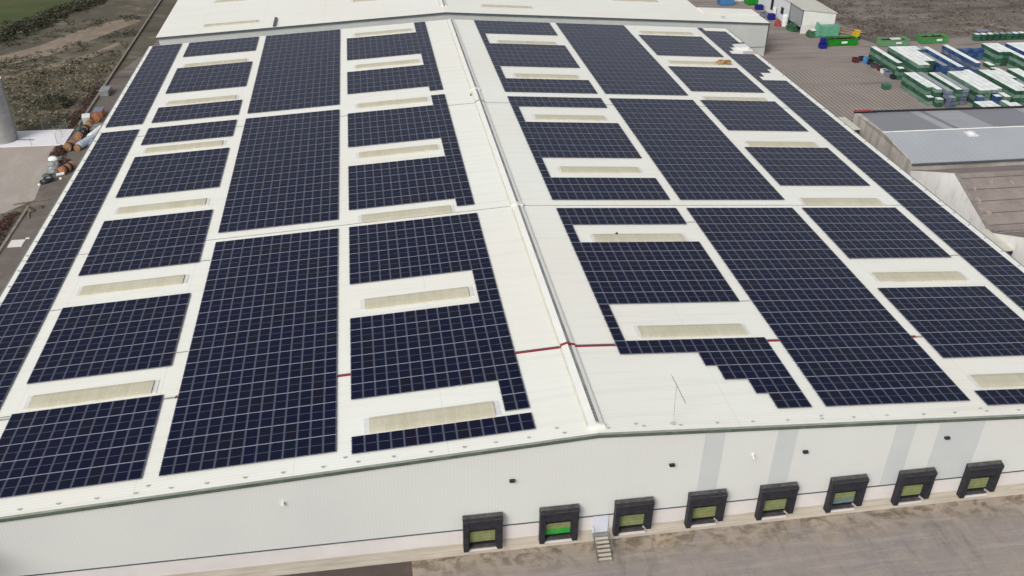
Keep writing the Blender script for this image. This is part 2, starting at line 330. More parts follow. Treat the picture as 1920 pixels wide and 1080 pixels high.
for sg in (-1, 1):
    mb = MB(); mb.box(*sorted((sg * (XW - .5), sg * (XW - .3))), .27, YL - .3, 0, rz(XW) - .26); mb.obj('side_wall', MT['wall'], wh)
    mb = MB(); mb.box(*sorted((sg * (XW + .01), sg * (XW + .17))), 0, YL, rz(XW) - .26, rz(XW) + .01); mb.obj('gutter', MT['steel'], wh)
mb = MB(); mb.prism([(-XW + .5, YL - .2, 0), (XW - .5, YL - .2, 0), (XW - .5, YL - .2, rz(XW) - .26), (0, YL - .2, HR - .27), (-XW + .5, YL - .2, rz(XW) - .26)], (0, .15, 0)); mb.obj('rear_wall', MT['wall'], wh)
for x0, x1 in ((9.1, 10.85), (15.5, 17.3), (26.3, 28.2), (30.4, 34.75)):
    mb = MB(); mb.prism([(x0, .045, 3.08), (x1, .045, 3.08), (x1, .045, rz(x1) - T), (x0, .045, rz(x0) - T)], (0, .012, 0)); mb.obj('translucent_strip', MT['strip'], wh)
# sheet lap flashings along the front edge
# skylights
def skylight_parts():
    a = MB(); L = 5.22
    pr = [(-1.0, 0), (-.95, .09), (-.55, .15), (.55, .15), (.95, .09), (1.0, 0)]
    a.prism([(-L, y, z) for y, z in pr], (2 * L, 0, 0))
    b = MB(); pr2 = [(-.98, 0), (-.95, .035), (.95, .035), (.98, 0)]
    b.prism([(0, y, z) for y, z in pr2], (.42, 0, 0))
    return a.mesh('skylight', MT['skylight']), b.mesh('end_flashing', MT['skyend'])
skm, ske = skylight_parts()
def skylight(cx, cy, parent, zf, sg):
    o = mk('skylight', skm, parent, (cx, cy, zf)); o.rotation_euler.y = sg * math.atan(SL)
    mk('end_flashing', ske, o, (5.23, 0, 0)); mk('end_flashing', ske, o, (-5.65, 0, 0)); return o
for cx, y0, n in ((-42.3, 14.2, 6), (-13.0, 4.85, 7), (12.6, 14.25, 6), (41.8, 4.85, 7)):
    for i in range(n): skylight(cx, y0 + 18.73 * i, wh, rz(cx) + .01, -1 if cx < 0 else 1)
# ridge ventilator in four runs
def ridge_run(y0, y1, parent, zr, w=.62, h=.42, name='ridge_vent'):
    a = MB(); L = y1 - y0
    a.prism([(-w, y0, zr - .03), (-w, y0, zr + .20), (-.06, y0, zr + h), (-.06, y0, zr - .01)][::-1], (0, L, 0))
    a.prism([(w, y0, zr - .03), (w, y0, zr + .16), (.30, y0, zr + .24), (.30, y0, zr - .01)], (0, L, 0))
    o = a.obj(name, MT['white'], parent)
    b = MB(); b.prism([(-.055, y0 + .12, zr), (-.055, y0 + .12, zr + h - .05), (.295, y0 + .12, zr + .20), (.295, y0 + .12, zr)][::-1], (0, L - .24, 0))
    b.obj('grating', MT['grate'], o)
    b = MB(); b.prism([(-w - .16, y0, zr - .015), (-w - .005, y0, zr - .025), (-w - .005, y0, zr + .03), (-w - .16, y0, zr + .0)], (0, L, 0)); b.obj('shadow_flashing', MT['shadeflash'], o)  # dusty beige strip also paints the shadow line along the vent's left side
    return o
r1 = ridge_run(.9, 12.1, wh, HR); r2 = ridge_run(12.35, 41.0, wh, HR); r3 = ridge_run(41.6, 76.1, wh, HR); r4 = ridge_run(76.4, 81.6, wh, HR); r5 = ridge_run(82.2, 121.2, wh, HR)
def collar(y0, y1, mat, parent, zr=HR, w=.70, h=.47):
    a = MB(); a.prism([(-w, y0, zr - .05), (-w, y0, zr + h * .6), (-.10, y0, zr + h + .02), (.30, y0, zr + h * .72), (w, y0, zr + h * .5), (w, y0, zr - .05)][::-1], (0, y1 - y0, 0)); a.obj('collar', mat, parent)
collar(.75, .98, MT['white'], r1); collar(12.1, 12.34, MT['red'], r1, h=.46); collar(41.0, 41.6, MT['white'], r2); collar(76.1, 76.38, MT['greyjoint'], r3); collar(81.6, 82.2, MT['white'], r4)
# expansion joints across the roof
for yj, mat, nm in ((12.2, 'red', 'expansion_joint'), (41.3, 'greyjoint', 'expansion_joint'), (76.25, 'greyjoint', 'expansion_joint')):
    for sg in (-1, 1):
        a = MB(); x0, x1 = .72, XW
        th = .11 if mat == 'red' else (.05 if yj > 60 else .03)
        for (xa, xb, mm) in ((x0, 34.9 if mat == 'red' else x1, 0), (34.9, x1, 1)) if mat == 'red' else ((x0, x1, 0),):
            a.cur = mm
            a.prism([(sg * xa, yj - th, rz(xa)), (sg * xb, yj - th, rz(xb)), (sg * xb, yj - th, rz(xb) + .06), (sg * xa, yj - th, rz(xa) + .06)][::1 if sg > 0 else -1], (0, 2 * th, 0))
        a.obj(nm, [MT[mat], MT['greyjoint']], wh)
        if mat == 'red':
            a = MB(); a.prism([(sg * .72, yj + th + .01, rz(.72)), (sg * 34.9, yj + th + .01, rz(34.9)), (sg * 34.9, yj + th + .01, rz(34.9) + .05), (sg * .72, yj + th + .01, rz(.72) + .05)][::1 if sg > 0 else -1], (0, .12, 0)); a.obj('joint_shadow_gap', MT['flash'], wh)
# roof anchors
a = MB(); a.cyl((0, 0, 0), (0, 0, .08), .09, .05, 8); a.box(-.14, .14, -.07, .07, .08, .11); anc = a.mesh('roof_anchor', simple('anchor_steel', lin(.48, .49, .48), .5))
axs = [-53, -50.2, -47.4, -44.6, -41.8, -39, -36.1, -33.5, -30.8, -27.9, -25, -21.9, -19.2, -16.4, -13.5, -10.8, -8.3, -5.6, -2.7, .9, 3.9, 7, 10.2, 13.3, 16.4, 19.5, 22.4, 25.5, 28.9, 31.9, 35, 38.1, 41.2, 44.3, 47.5, 50.6, 53.5]
for x in axs: mk('roof_anchor', anc, wh, (x, .6 + random.uniform(-.04, .04), rz(x)))
for x, y in ((-35.3, 1.2), (-20.2, 1.3), (-3.2, 1.3), (3.3, .95), (19.6, .95), (34.6, 1.0)): mk('roof_anchor', anc, wh, (x, y, rz(x)))
for i in range(36):
    for sg in (-1, 1):
        mk('roof_anchor', anc, wh, (sg * 55.55, 2.2 + i * 3.35, rz(55.55)))
# walkway cable trays crossing the aisles
for x0, x1, y in ((-36.0, -34.8, 19.1), (-36.0, -34.8, 36.5), (19.5, 20.5, 19.3), (19.5, 20.5, 36.8), (48.4, 49.6, 28.2), (-50.0, -48.8, 29.6), (-50.0, -48.8, 12.5)):
    a = MB(); a.prism([(x0, y, rz(x0)), (x1, y, rz(x1)), (x1, y, rz(x1) + .07), (x0, y, rz(x0) + .07)], (0, .09, 0)); a.obj('cable_tray', MT['greyjoint'], wh)
# wall lamps and camera
for x, mt in ((-7.0, 'black'), (6.5, 'black'), (18.3, 'black'), (31.4, 'black'), (-25.3, 'white')):
    a = MB(); w = .22 if mt == 'black' else .12
    a.prism([(x - w, -.26, 8.04), (x - w, -.02, 8.0), (x - w, .05, 8.19), (x - w, -.20, 8.23)], (2 * w, 0, 0)); a.cyl((x, -.1, 8.1), (x, .06, 8.15), .05); a.obj('flood_light', MT[mt], wh)
a = MB(); a.cyl((13.6, -.4, 8.15), (13.6, -.05, 8.25), .07); a.box(13.5, 13.7, -.06, .06, 8.2, 8.4); a.obj('security_camera', MT['white'], wh)
# loading docks
for kx in range(8):
    x0 = -11.1 + 6.49 * kx; x1 = x0 + 3.3; zt = 4.68; y0 = -.62; yb = -.03
    a = MB(); pw = .42; zt += (0, .03, -.02, .02, -.03, .04, 0, .02)[kx]; jx = (0, .02, -.05, .03, 0, -.04, .03, 0)[kx]
    rb = 1.0 if kx < 2 else 1.42
    a.prism([(x0, y0, 1.0), (x0 + pw, y0, 1.0), (x0 + pw + .18, yb, 1.0), (x0, yb, 1.0)], (0, 0, zt - 1.0 - .5))
    a.prism([(x1 - pw, y0, rb), (x1, y0, rb), (x1, yb, rb), (x1 - pw - .18, yb, rb)], (0, 0, zt - rb - .5))
    a.prism([(x0 - .02, y0 - .03, zt - .5), (x0 - .02, y0 - .03, zt - .12), (x0 - .02, yb, zt), (x0 - .02, yb, zt - .5)][::-1], (x1 - x0 + .04, 0, 0))
    d = a.obj('dock_shelter', MT['black'], wh)
    a = MB(); a.prism([(x0 - .03, y0 - .05, zt - .19), (x0 - .03, y0 - .05, zt - .15), (x0 - .03, yb, zt + .03), (x0 - .03, yb, zt - .01)][::-1], (x1 - x0 + .06, 0, 0)); a.obj('hood', MT['hood'], d)
    a = MB(); a.prism([(x0 + pw + .02, y0 + .05, zt - 1.25), (x0 + pw + .02, y0 + .12, zt - .51), (x0 + pw + .02, y0 + .17, zt - .51), (x0 + pw + .02, y0 + .10 + jx, zt - 1.25 + jx)][::-1], (x1 - x0 - 2 * pw - .04, 0, 0)); a.obj('top_curtain', MT['black'], d)
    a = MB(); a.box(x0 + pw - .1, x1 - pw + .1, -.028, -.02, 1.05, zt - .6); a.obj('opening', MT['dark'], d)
    dx0, dx1 = x0 + .52, x1 - .58
    low = {1: 'brightgreen', 5: 'teal'}.get(kx)
    a = MB()
    if low: a.box(dx0, dx1, -.10, -.04, 2.12, 2.75)
    else: a.box(dx0, dx1, -.10, -.04, 1.60, 2.75)
    a.obj('door', MT['doorgreen'], d)
    if low:
        a = MB(); a.box(dx0, dx1, -.115, -.04, 1.55, 2.11); a.obj('lower_door_panel', MT[low], d)
    a = MB(); a.box(x0 + .5, x1 - .5, -.34, -.03, 1.10, 1.20); a.box(x0 + .5, x1 - .5, -.30, -.03, .98, 1.09); a.obj('dock_leveller', MT['hood'], d)
    a = MB(); a.box(x0 + .45, x1 - .45, -.42, -.015, .80, .97); a.obj('sill', MT['plinth'], d)
    if kx >= 2:
        a = MB(); a.box(x1 - .60, x1 - .30, -.22, -.02, .98, 1.32); a.obj('bumper', MT['plinthlow'], d)
a = MB(); a.box(.10, 1.45, -.07, .0, 1.12, 3.02); a.obj('personnel_door', simple('pale_blue_door', lin(.68, .71, .80), .5, .08), wh)
# dock stairs
st = thing('dock_stairs', 'short steel stair of six treads leading up to the pale blue door between the docks', 'stairs', (.8, -1.2, 0))
a = MB()
for s_ in (-1, 1):
    a.prism([(s_ * .62 - .03, -1.25, 0), (s_ * .62 - .03, .6, 1.02), (s_ * .62 - .03, 1.12, 1.02), (s_ * .62 - .03, 1.12, .80), (s_ * .62 - .03, .7, .80), (s_ * .62 - .03, -.9, 0)][::-1], (.06, 0, 0))
a.obj('stringer', MT['fascia'], st)
for i in range(6):
    a = MB(); y = -1.15 + i * .31; z = .14 + i * .172; a.box(-.58, .58, y, y + .22, z, z + .04); a.obj('tread', MT['plinthlow'], st)
a = MB(); a.box(-.68, .68, .70, 1.14, 1.03, 1.08); a.obj('landing', MT['steel'], st)
for s_ in (-1, 1):
    a = MB(); a.cyl((s_ * .66, -1.1, .95), (s_ * .66, .68, 1.98), .022, seg=6); a.cyl((s_ * .66, .68, 1.98), (s_ * .66, 1.1, 1.98), .022, seg=6)
    for y, zz in ((-1.1, .0), (-.2, .5), (.68, 1.0)): a.cyl((s_ * .66, y, zz), (s_ * .66, y, zz + .97), .02, seg=6)
    a.obj('handrail', MT['steel'], st)
# antenna mast
ms = thing('antenna_mast', 'thin grey antenna mast with a slanted aerial boom on the roof near the front edge', 'antenna', (6.46, .8, rz(6.46)))
a = MB(); a.cyl((0, 0, 0), (-.14, 0, 4.15), .03, seg=8); a.cyl((0, 0, 0), (0, 0, .05), .25, seg=10); a.obj('pole', simple('pale_mast', lin(.55, .53, .52), .5), ms)
a = MB(); a.cyl((-.62, 0, 4.95), (.80, 0, 2.15), .03, seg=6)
for t in range(9):
    q = t / 8; c = Vector((-.62, 0, 4.95)).lerp(Vector((.80, 0, 2.15)), q); a.cyl(c - Vector((0, .28, 0)), c + Vector((0, .28, 0)), .012, seg=5)
a.obj('aerial', simple('aerial_metal', lin(.28, .26, .26), .5), ms)
# ------------------------------------------------------------------ solar arrays
P, Q, Y0 = 1.06, 2.13334, 40.47
COLX = {'L1': -19.681, 'L2': -34.634, 'L3': -48.63, 'L4': -55.25, 'R1': 4.518, 'R2': 20.588, 'R3': 35.541, 'R4': 49.55}
def panel_mesh():
    a = MB(); w, h, t = P - .022, Q - .022, .035; fs, fe, mw = .070, .032, .034
    def q(x0, x1, y0, y1, z, mi): a.cur = mi; a.poly([(x0, y0, z), (x1, y0, z), (x1, y1, z), (x0, y1, z)])
    # one connected sheet: shared corners, so each panel is a single island
    xs = [0, fs, w - fs, w]; ys = [0, fe, h / 2 - mw / 2, h / 2 + mw / 2, h - fe, h]
    n0 = 0
    for y in ys:
        for x in xs: a.v.append((x + .011, y + .011, t))
    for j in range(5):
        for i in range(3):
            side = i != 1; end = j in (0, 4); mid = j == 2
            mi = 2 if end else (1 if side else (3 if mid else 0))
            b = j * 4 + i; a.f.append((b, b + 1, b + 5, b + 4)); a.mi.append(mi)
    k0 = len(a.v)
    ring = [0, 1, 2, 3, 7, 11, 15, 19, 23, 22, 21, 20, 16, 12, 8, 4]
    for i in ring: x, y, z = a.v[i]; a.v.append((x, y, 0))
    for i in range(16):
        j = (i + 1) % 16; a.f.append((ring[i], k0 + i, k0 + j, ring[j])); a.mi.append(1)
    return a
pm = panel_mesh(); PMESH = pm.mesh('solar_panel', [MT['glass'], MT['pframe'], MT['pend'], MT['pmid']])
camp = camo.matrix_world.translation
def array(col, cells, label, dy=0.0):
    sg = -1 if col[0] == 'L' else 1; x0 = COLX[col]; ymin = min(Y0 - (r + 1) * Q for _, r in cells)
    root = thing('solar_array', label, 'solar array', (x0, ymin, rz(x0) + .10), 'solar arrays on the warehouse roof')
    root.rotation_euler.y = sg * math.atan(SL)
    ry = lambda r: Y0 - (r + 1) * Q + (.12 if r < 0 else 0) + dy
    cw = lambda c: Vector((x0 + c * P * CS, ry(c) if 0 else 0, 0))
    cells = sorted(cells, key=lambda c: (Vector((x0 + (c[0] + .5) * P, ry(c[1]), 10)) - camp).length)
    for c, r in cells[:100]:
        mk('solar_panel', PMESH, root, (c * P, ry(r) - ymin, 0))
    rest = cells[100:]
    if rest:
        big = MB()
        for c, r in rest:
            n = len(big.v); ox, oy = c * P, ry(r) - ymin
            big.v += [(x + ox, y + oy, z) for x, y, z in pm.v]; big.f += [tuple(i + n for i in f) for f in pm.f]; big.mi += pm.mi
        big.obj('solar_panel', [MT['glass'], MT['pframe'], MT['pend'], MT['pmid']], root, kind='stuff')
    # rails under each row
    a = MB(); rows = {}
    for c, r in cells: rows.setdefault(r, []).append(c)
    for r, cs in rows.items():
        for f_ in (.22, .78):
            y = ry(r) - ymin + Q * f_; a.box(min(cs) * P - .06, (max(cs) + 1) * P + .06, y - .02, y + .02, -.095, -.002)
    a.obj('mounting_rail', MT['rail'], root)
    return root
def rect(c0, c1, r0, r1): return [(c, r) for c in range(c0, c1) for r in range(r0, r1)]
ORD = ['nearest the dock wall', 'second from the dock wall', 'third from the dock wall', 'fourth from the dock wall', 'fifth from the dock wall', 'sixth from the dock wall', 'seventh from the dock wall', 'farthest, by the rear hall']
# column beside the ridge, left slope
array('L1', rect(0, 14, 17, 18), 'single row of panels along the front roof edge left of the ridge', dy=-.57)
array('L1', rect(0, 14, 0, 6) + rect(12, 14, 6, 9) + rect(0, 14, 9, 15) + rect(12, 14, 15, 17), 'solar array with one inner skylight notch left of the ridge, nearest the dock wall')
array('L1', rect(12, 14, -2, -1) + rect(0, 14, -8, -2) + rect(12, 14, -11, -8) + rect(0, 14, -17, -11) + rect(12, 14, -19, -17), 'solar array with skylight notches left of the ridge, middle one of its column')
array('L1', rect(12, 14, -21, -20) + rect(0, 14, -26, -21) + rect(12, 14, -29, -26) + rect(0, 14, -35, -29) + rect(12, 14, -38, -35), 'notched solar array left of the ridge at the far end by the rear hall')
array('R1', rect(0, 14, 0, 2) + rect(0, 1, 2, 4) + rect(0, 14, 4, 10) + rect(0, 1, 10, 13) + rect(0, 14, 13, 14) + rect(7, 14, 14, 15) + rect(8, 14, 15, 16) + rect(10, 14, 16, 17) + rect(11, 14, 17, 18), 'solar array right of the ridge with stepped edge descending toward the antenna mast')
array('R1', rect(0, 14, -4, -1) + rect(0, 1, -7, -4) + rect(0, 14, -13, -7) + rect(0, 1, -16, -13) + rect(0, 14, -18, -16), 'solar array with skylight notches right of the ridge, middle one of its column')
array('R1', rect(0, 14, -22, -19) + rect(0, 1, -25, -22) + rect(0, 14, -31, -25) + rect(0, 1, -34, -31) + rect(0, 14, -38, -34), 'notched solar array right of the ridge at the far end by the rear hall')
for cn, nm in (('L2', 'left'), ('R2', 'right')):
    array(cn, rect(0, 13, 0, 18), 'large unbroken solar array on the %s slope, nearest the dock wall' % nm)
    array(cn, rect(0, 13, -18, -1), 'large unbroken solar array on the %s slope, middle of its column' % nm)
    array(cn, rect(0, 13, -38, -19), 'large unbroken solar array on the %s slope, farthest, by the rear hall' % nm)
for i, (a_, b_) in enumerate(((13, 18), (5, 11), (-4, 2), (-13, -7), (-18, -15), (-22, -19), (-31, -25), (-38, -34))):
    array('L3', rect(0, 12, a_, b_), 'block of panels, outer skylight column, left slope, %s' % ORD[i])
for i, (a_, b_) in enumerate(((17, 18), (9, 15), (0, 6), (-9, -3), (-18, -12), (-26, -20), (-35, -29))):
    array('R3', rect(0, 12, a_, b_), 'block of panels, outer skylight column, right slope, %s' % (ORD[i] if i < 6 else ORD[7]), dy=-.75 if i == 0 else 0)
array('L4', rect(0, 5, -18, 22), 'very long narrow solar array along the left eave')
array('L4', rect(0, 5, -38, -19), 'narrow solar array along the left eave at the far end')
array('R4', rect(0, 5, -23, 18), 'very long narrow solar array along the right eave')
array('R4', rect(0, 5, -30, -26) + rect(0, 4, -26, -25) + rect(0, 2, -25, -24) + rect(0, 1, -24, -23), 'small stepped solar array on the right eave beside the bare roof patch')
array('R4', rect(0, 5, -37, -33) + rect(0, 3, -33, -32) + rect(0, 2, -32, -31) + rect(0, 1, -31, -30) + rect(0, 1, -38, -37), 'small stepped solar array on the far right corner beside the roof hatch')
# things on the roof
a = MB(); x, y = 54.0, 109.2; a.box(x - 1.2, x + 1.2, y - 1.3, y + .9, rz(x) - .05, rz(x) + .45); h_ = a.obj('roof_hatch', MT['skyend'], None, label='grey box hatch on the far right edge of the warehouse roof', cat='hatch')
a = MB(); a.box(x - 1.1, x + 1.1, y + .91, y + 1.05, rz(x), rz(x) + .62); a.obj('dark_flap', MT['black'], h_)
a = MB()
for i in range(5): a.box(x - 1.0 + .1 * i, x + 1.6 + .05 * i, 105.0 + .34 * i, 105.25 + .34 * i, rz(55), rz(53.4) + .02)
a.obj('plank_stack', simple('pinkish_boards', lin(.55, .47, .43), .8, .2), None, label='low stack of pinkish boards in front of the roof hatch', cat='boards')
rb = thing('rusty_pile', 'rusty brown scrap heap lying at the end of a far skylight', 'scrap', (46.6, 98.3, rz(46.6) + .26))
a = MB(); a.lump((-.5, 0, 0), 1.0, .65, .55, j=.2); a.obj('brown_sheets', MT['rust'], rb)
a = MB(); a.box(.2, 1.2, -.5, .45, -.04, .42, lambda p: (p[0] + .1 * p[2], p[1], p[2])); a.obj('sheet_bundle', MT['rust'], rb)
a = MB(); a.lump((17.2 - 7, 33.9, rz(10.2)), .18, .15, .3); a.obj('black_vent_cap', MT['black'], None, label='tiny black vent cap on the roof behind a skylight right of the ridge', cat='vent')
a = MB(); a.cyl((-1.0, 79.6, rz(1)), (-1.0, 79.6, rz(1) + .35), .14, .10); a.obj('dark_vent_pipe', MT['rust'], None, label='small dark vent pipe left of the ridge near the grey joint', cat='vent')
# ------------------------------------------------------------------ the rear hall
rh = thing('rear_hall', 'second white low-pitched hall directly behind the solar warehouse', 'building')
HH, S2 = 11.2, .06
def rz2(x): return HH - S2 * abs(x)
for sg, xe in ((-1, 56.5), (1, 56.5)):
    a = MB(); p = [(0, 131, HH), (sg * xe, 131, rz2(xe)), (sg * xe, 131, rz2(xe) - .25), (0, 131, HH - .25)]
    a.prism(p[::-1] if sg > 0 else p, (0, 110, 0)); a.obj('roof', MT['roof'], rh)
a = MB(); a.prism([(-56, 131.15, -.1), (56.6, 131.15, -.1), (69.0, 131.15, -.1), (69.0, 131.15, rz2(69) - .3), (0, 131.15, HH - .3), (-56, 131.15, rz2(56) - .3)], (0, .2, 0)); a.obj('front_wall', simple('rear_hall_wall', lin(.54, .56, .54), .6, .12, .2), rh)
a = MB(); a.box(40, 69.0, 131.08, 131.14, 1.9, 1.99); a.obj('drip_flashing', MT['flash'], rh)
a = MB()
for sg, xe in ((-1, 56.5), (1, 69.3)):
    p = [(0, 130.88, HH + .03), (sg * xe, 130.88, rz2(xe) + .03), (sg * xe, 130.88, rz2(xe) - .32), (0, 130.88, HH - .32)]
    a.prism(p if sg > 0 else p[::-1], (0, .11, 0))
a.obj('fascia', MT['flash'], rh)
for y0, y1, dz in ((131.0, 136.7, 0), (137.0, 141.8, .15)):
    a = MB(); a.prism([(56.52, y0, rz2(56.5) + dz), (69.3, y0, rz2(69.3) + dz), (69.3, y0, rz2(69.3) - .25), (56.52, y0, rz2(56.5) - .25)][::-1], (0, y1 - y0, 0)); a.obj('side_roof', MT['roof'], rh)
a = MB(); a.box(57, 69.2, 136.72, 136.98, 5, rz2(69.3) + .02); a.obj('joint', MT['greyjoint'], rh)
a = MB(); a.box(68.9, 69.05, 131.36, 141.7, -.1, rz2(69.3) - .3); a.box(69.1, 69.25, 131.0, 131.3, 1.9, rz2(69.3) - .4); a.obj('side_wall', MT['flash'], rh)
a = MB(); a.box(62.0, 62.5, 130.7, 131.1, 3.2, 3.5); a.obj('flood_light', MT['black'], rh)
ridge_run(135.6, 200, rh, HH, name='ridge_vent')
for cx, ys in ((-42.7, (136.4, 155.2)), (-13.1, (145.8, 164.6)), (13.3, (136.9, 155.6)), (43.5, (146.3, 165))):
    for y in ys: skylight(cx, y, rh, rz2(cx) + .01, -1 if cx < 0 else 1)
a = MB(); a.box(-34.1, -33.6, 131.3, 137.2, rz2(34) + .0, rz2(34) + .35); a.obj('roof_duct', MT['flash'], rh)
mk('roof_vent', anc, rh, (59.5, 133.5, rz2(59.5))).scale = (3, 3, 4)
# ------------------------------------------------------------------ right-hand buildings
gb = thing('grey_roofed_building', 'long building with light grey metal roof right of the warehouse', 'building')
A = [(64.5, 80.7), (62.8, 70.0), (62.55, 60.2)]; Bf = [(115.0, 79.0), (115.0, 69.2), (115.0, 59.4)]; zs = (6.0, 7.0, 6.0)
def slab(pa, pb, pc, pd, za, zb, zc, zd, th, mat, par, nm):
    a = MB(); top = [(*pa, za), (*pb, zb), (*pc, zc), (*pd, zd)]
    a.prism([(x, y, z - th) for x, y, z in top], (0, 0, th)); return a.obj(nm, mat, par)
slab(A[1], Bf[1], Bf[0], A[0], 7, 7, 6, 6, .2, MT['roofgrey2'], gb, 'roof')
slab(A[2], Bf[2], Bf[1], A[1], 6, 6, 7, 7, .2, MT['roofgrey'], gb, 'roof')
a = MB(); a.prism([(A[1][0] - .1, A[1][1] - .14, 7.0), (A[1][0] - .1, A[1][1] + .14, 7.0), (A[1][0] - .1, A[1][1], 7.09)], (Bf[1][0] - A[1][0], -.8, 0)); a.obj('ridge_cap', MT['white'], gb)
a = MB(); off = .1
a.poly([(A[2][0] - off, A[2][1], 0), (A[2][0] - off, A[2][1], 6.02), (A[1][0] - off, A[1][1], 7.02), (A[0][0] - .9, A[0][1], 6.02), (A[0][0] - .9, A[0][1], 0)][::-1])
a.poly([(A[2][0] - off, A[2][1], 6.02), (A[2][0] + .12, A[2][1], 6.02), (A[1][0] + .12, A[1][1], 7.02), (A[1][0] - off, A[1][1], 7.02)][::-1])
a.poly([(A[1][0] - off, A[1][1], 7.02), (A[1][0] + .12, A[1][1], 7.02), (A[0][0] + .12, A[0][1], 6.02), (A[0][0] - .9, A[0][1], 6.02)][::-1])
a.poly([(A[0][0] - .9, A[0][1], 0), (A[0][0] - .9, A[0][1], 6.02), (115, 79.0, 6.02), (115, 79.0, 0)][::-1])
a.poly([(A[2][0] - off, A[2][1], 0), (115, 59.4, 0), (115, 59.4, 5.79), (A[2][0] - off, A[2][1], 5.79)])
kw = NM('stained_gable_panels'); c = kw.mix(kw.ramp(kw.noise(.4, 5), .35, .7), lin(.56, .52, .47), lin(.44, .40, .36))
c = kw.mix(kw.math('MULTIPLY', kw.ramp(kw.noise(1, 5, .6, kw.pos(.1, .75, .12)), .46, .62), .6), c, lin(.25, .22, .20)); kw.out(c, .85)
a.obj('wall', kw.m, gb)
a = MB(); a.prism([(A[0][0] - .95, A[0][1], 5.95), (A[0][0] - .95, A[0][1] + .25, 5.95), (A[0][0] - .95, A[0][1] + .25, 6.35), (A[0][0] - .95, A[0][1], 6.35)], (115 - A[0][0], -1.65, 0)); a.obj('gutter', MT['black'], gb)
a = MB(); a.box(63.5, 66.6, 80.45, 81.1, 6.36, 6.44); a.obj('gutter_end', MT['redp'], gb)
a = MB(); a.prism([(A[2][0] - .1, A[2][1] - .25, 5.7), (A[2][0] - .1, A[2][1] - .02, 5.7), (A[2][0] - .1, A[2][1] - .02, 5.95), (A[2][0] - .1, A[2][1] - .25, 5.95)], (115 - A[2][0], -.8, 0)); a.obj('eave_gutter', MT['flash'], gb)
a = MB(); a.box(75.8, 77.4, 67.2, 68.9, 6.5, 6.92, lambda p: (p[0], p[1], p[2])); a.lump((76.6, 68.05, 6.92), .75, .75, .35, j=.03); a.obj('roof_vent', MT['skyend'], gb)
def tilehall(y0, y1, yr, ze, zr_, label, x0=62.0, nm='tile_roofed_shed'):
    t = thing(nm, label, 'shed'); X1 = 115; xr = .6
    for (ya, yb, za, zb) in ((y0, yr, ze, zr_), (yr, y1, zr_, ze)):
        a = MB(); a.prism([(x0 + .35, ya, za - .18), (x0 + .35, yb, zb - .18), (x0 + .35, yb, zb), (x0 + .35, ya, za)][::-1], (X1 - x0, 0, 0)); a.obj('roof', MT['tile'], t)
    a = MB(); a.prism([(x0, y0, 0), (x0, y0, ze + .12), (x0, yr, zr_ + .12), (x0, y1, ze + .12), (x0, y1, 0)][::-1], (.3, 0, 0)); a.obj('gable_wall', MT['plaster'], t)
    a = MB()
    for (ya, yb, za, zb) in ((y0, yr, ze, zr_), (yr, y1, zr_, ze)):
        a.prism([(x0 - .05, ya, za + .13), (x0 - .05, yb, zb + .13), (x0 - .05, yb, zb + .22), (x0 - .05, ya, za + .22)][::-1], (.5, 0, 0))
    a.obj('coping', MT['kerb'], t)
    a = MB(); a.box(x0 + .35, X1, y0 + .1, y0 + .3, 0, ze - .2); a.obj('front_wall', MT['plaster'], t)
    return t
th1 = tilehall(40.1, 59.3, 49.7, 5.2, 9.05, 'brown fibre cement roofed shed with white plaster gable, next to the grey-roofed building')
a = MB(); a.cyl((62.9, 39.85, 4.2), (62.9, 39.85, 5.5), .33, seg=10); a.obj('gutter_head', MT['steel'], th1)
a = MB(); random.seed(3)
for xx_, yy_, w_, d_ in ((63.0, 44.6, .35, 1.0), (63.5, 46.8, .3, .5), (63.3, 42.6, .5, .8), (66.4, 47.6, .25, .7), (69.4, 47.2, .25, .8), (71.5, 43.5, .2, .9)): a.box(xx_, xx_ + w_, yy_, yy_ + d_, 5.2 + (yy_ - 40.1) * .401, 5.26 + (yy_ + d_ - 40.1) * .401)
a.obj('pale_roof_patch', MT['yardleft'], th1)
th2 = tilehall(20.6, 39.6, 30.2, 5.2, 9.05, 'brown roofed shed with white plaster gable at the right edge, nearer the camera')
for i, (y0, y1, lb) in enumerate(((75.3, 80.6, 'pale flat canopy linking the warehouse to the grey-roofed building'), (34.7, 40.2, 'pale flat canopy linking the warehouse to the brown roofed sheds'))):
    c_ = thing('link_canopy', lb, 'canopy', (59, (y0 + y1) / 2, 0), 'link canopies'); w = (y1 - y0) / 2
    a = MB(); a.box(-3.4, 3.0, -w, w, 5.3, 5.5); a.obj('canopy_roof', MT['canopy'], c_)
    a = MB(); a.box(2.55, 3.0, -w + .02, -w + .2, 3.9, 5.29); a.box(-3.4, 2.54, -w + .02, -w + .12, 5.0, 5.29); a.obj('end_frame', MT['black'], c_)
    for xx in (-2.8, 2.4):
        a = MB(); a.box(xx - .1, xx + .1, -w + .3, -w + .5, 0, 5.29); a.box(xx - .1, xx + .1, w - .5, w - .3, 0, 5.29); a.obj('post', MT['steel'], c_)
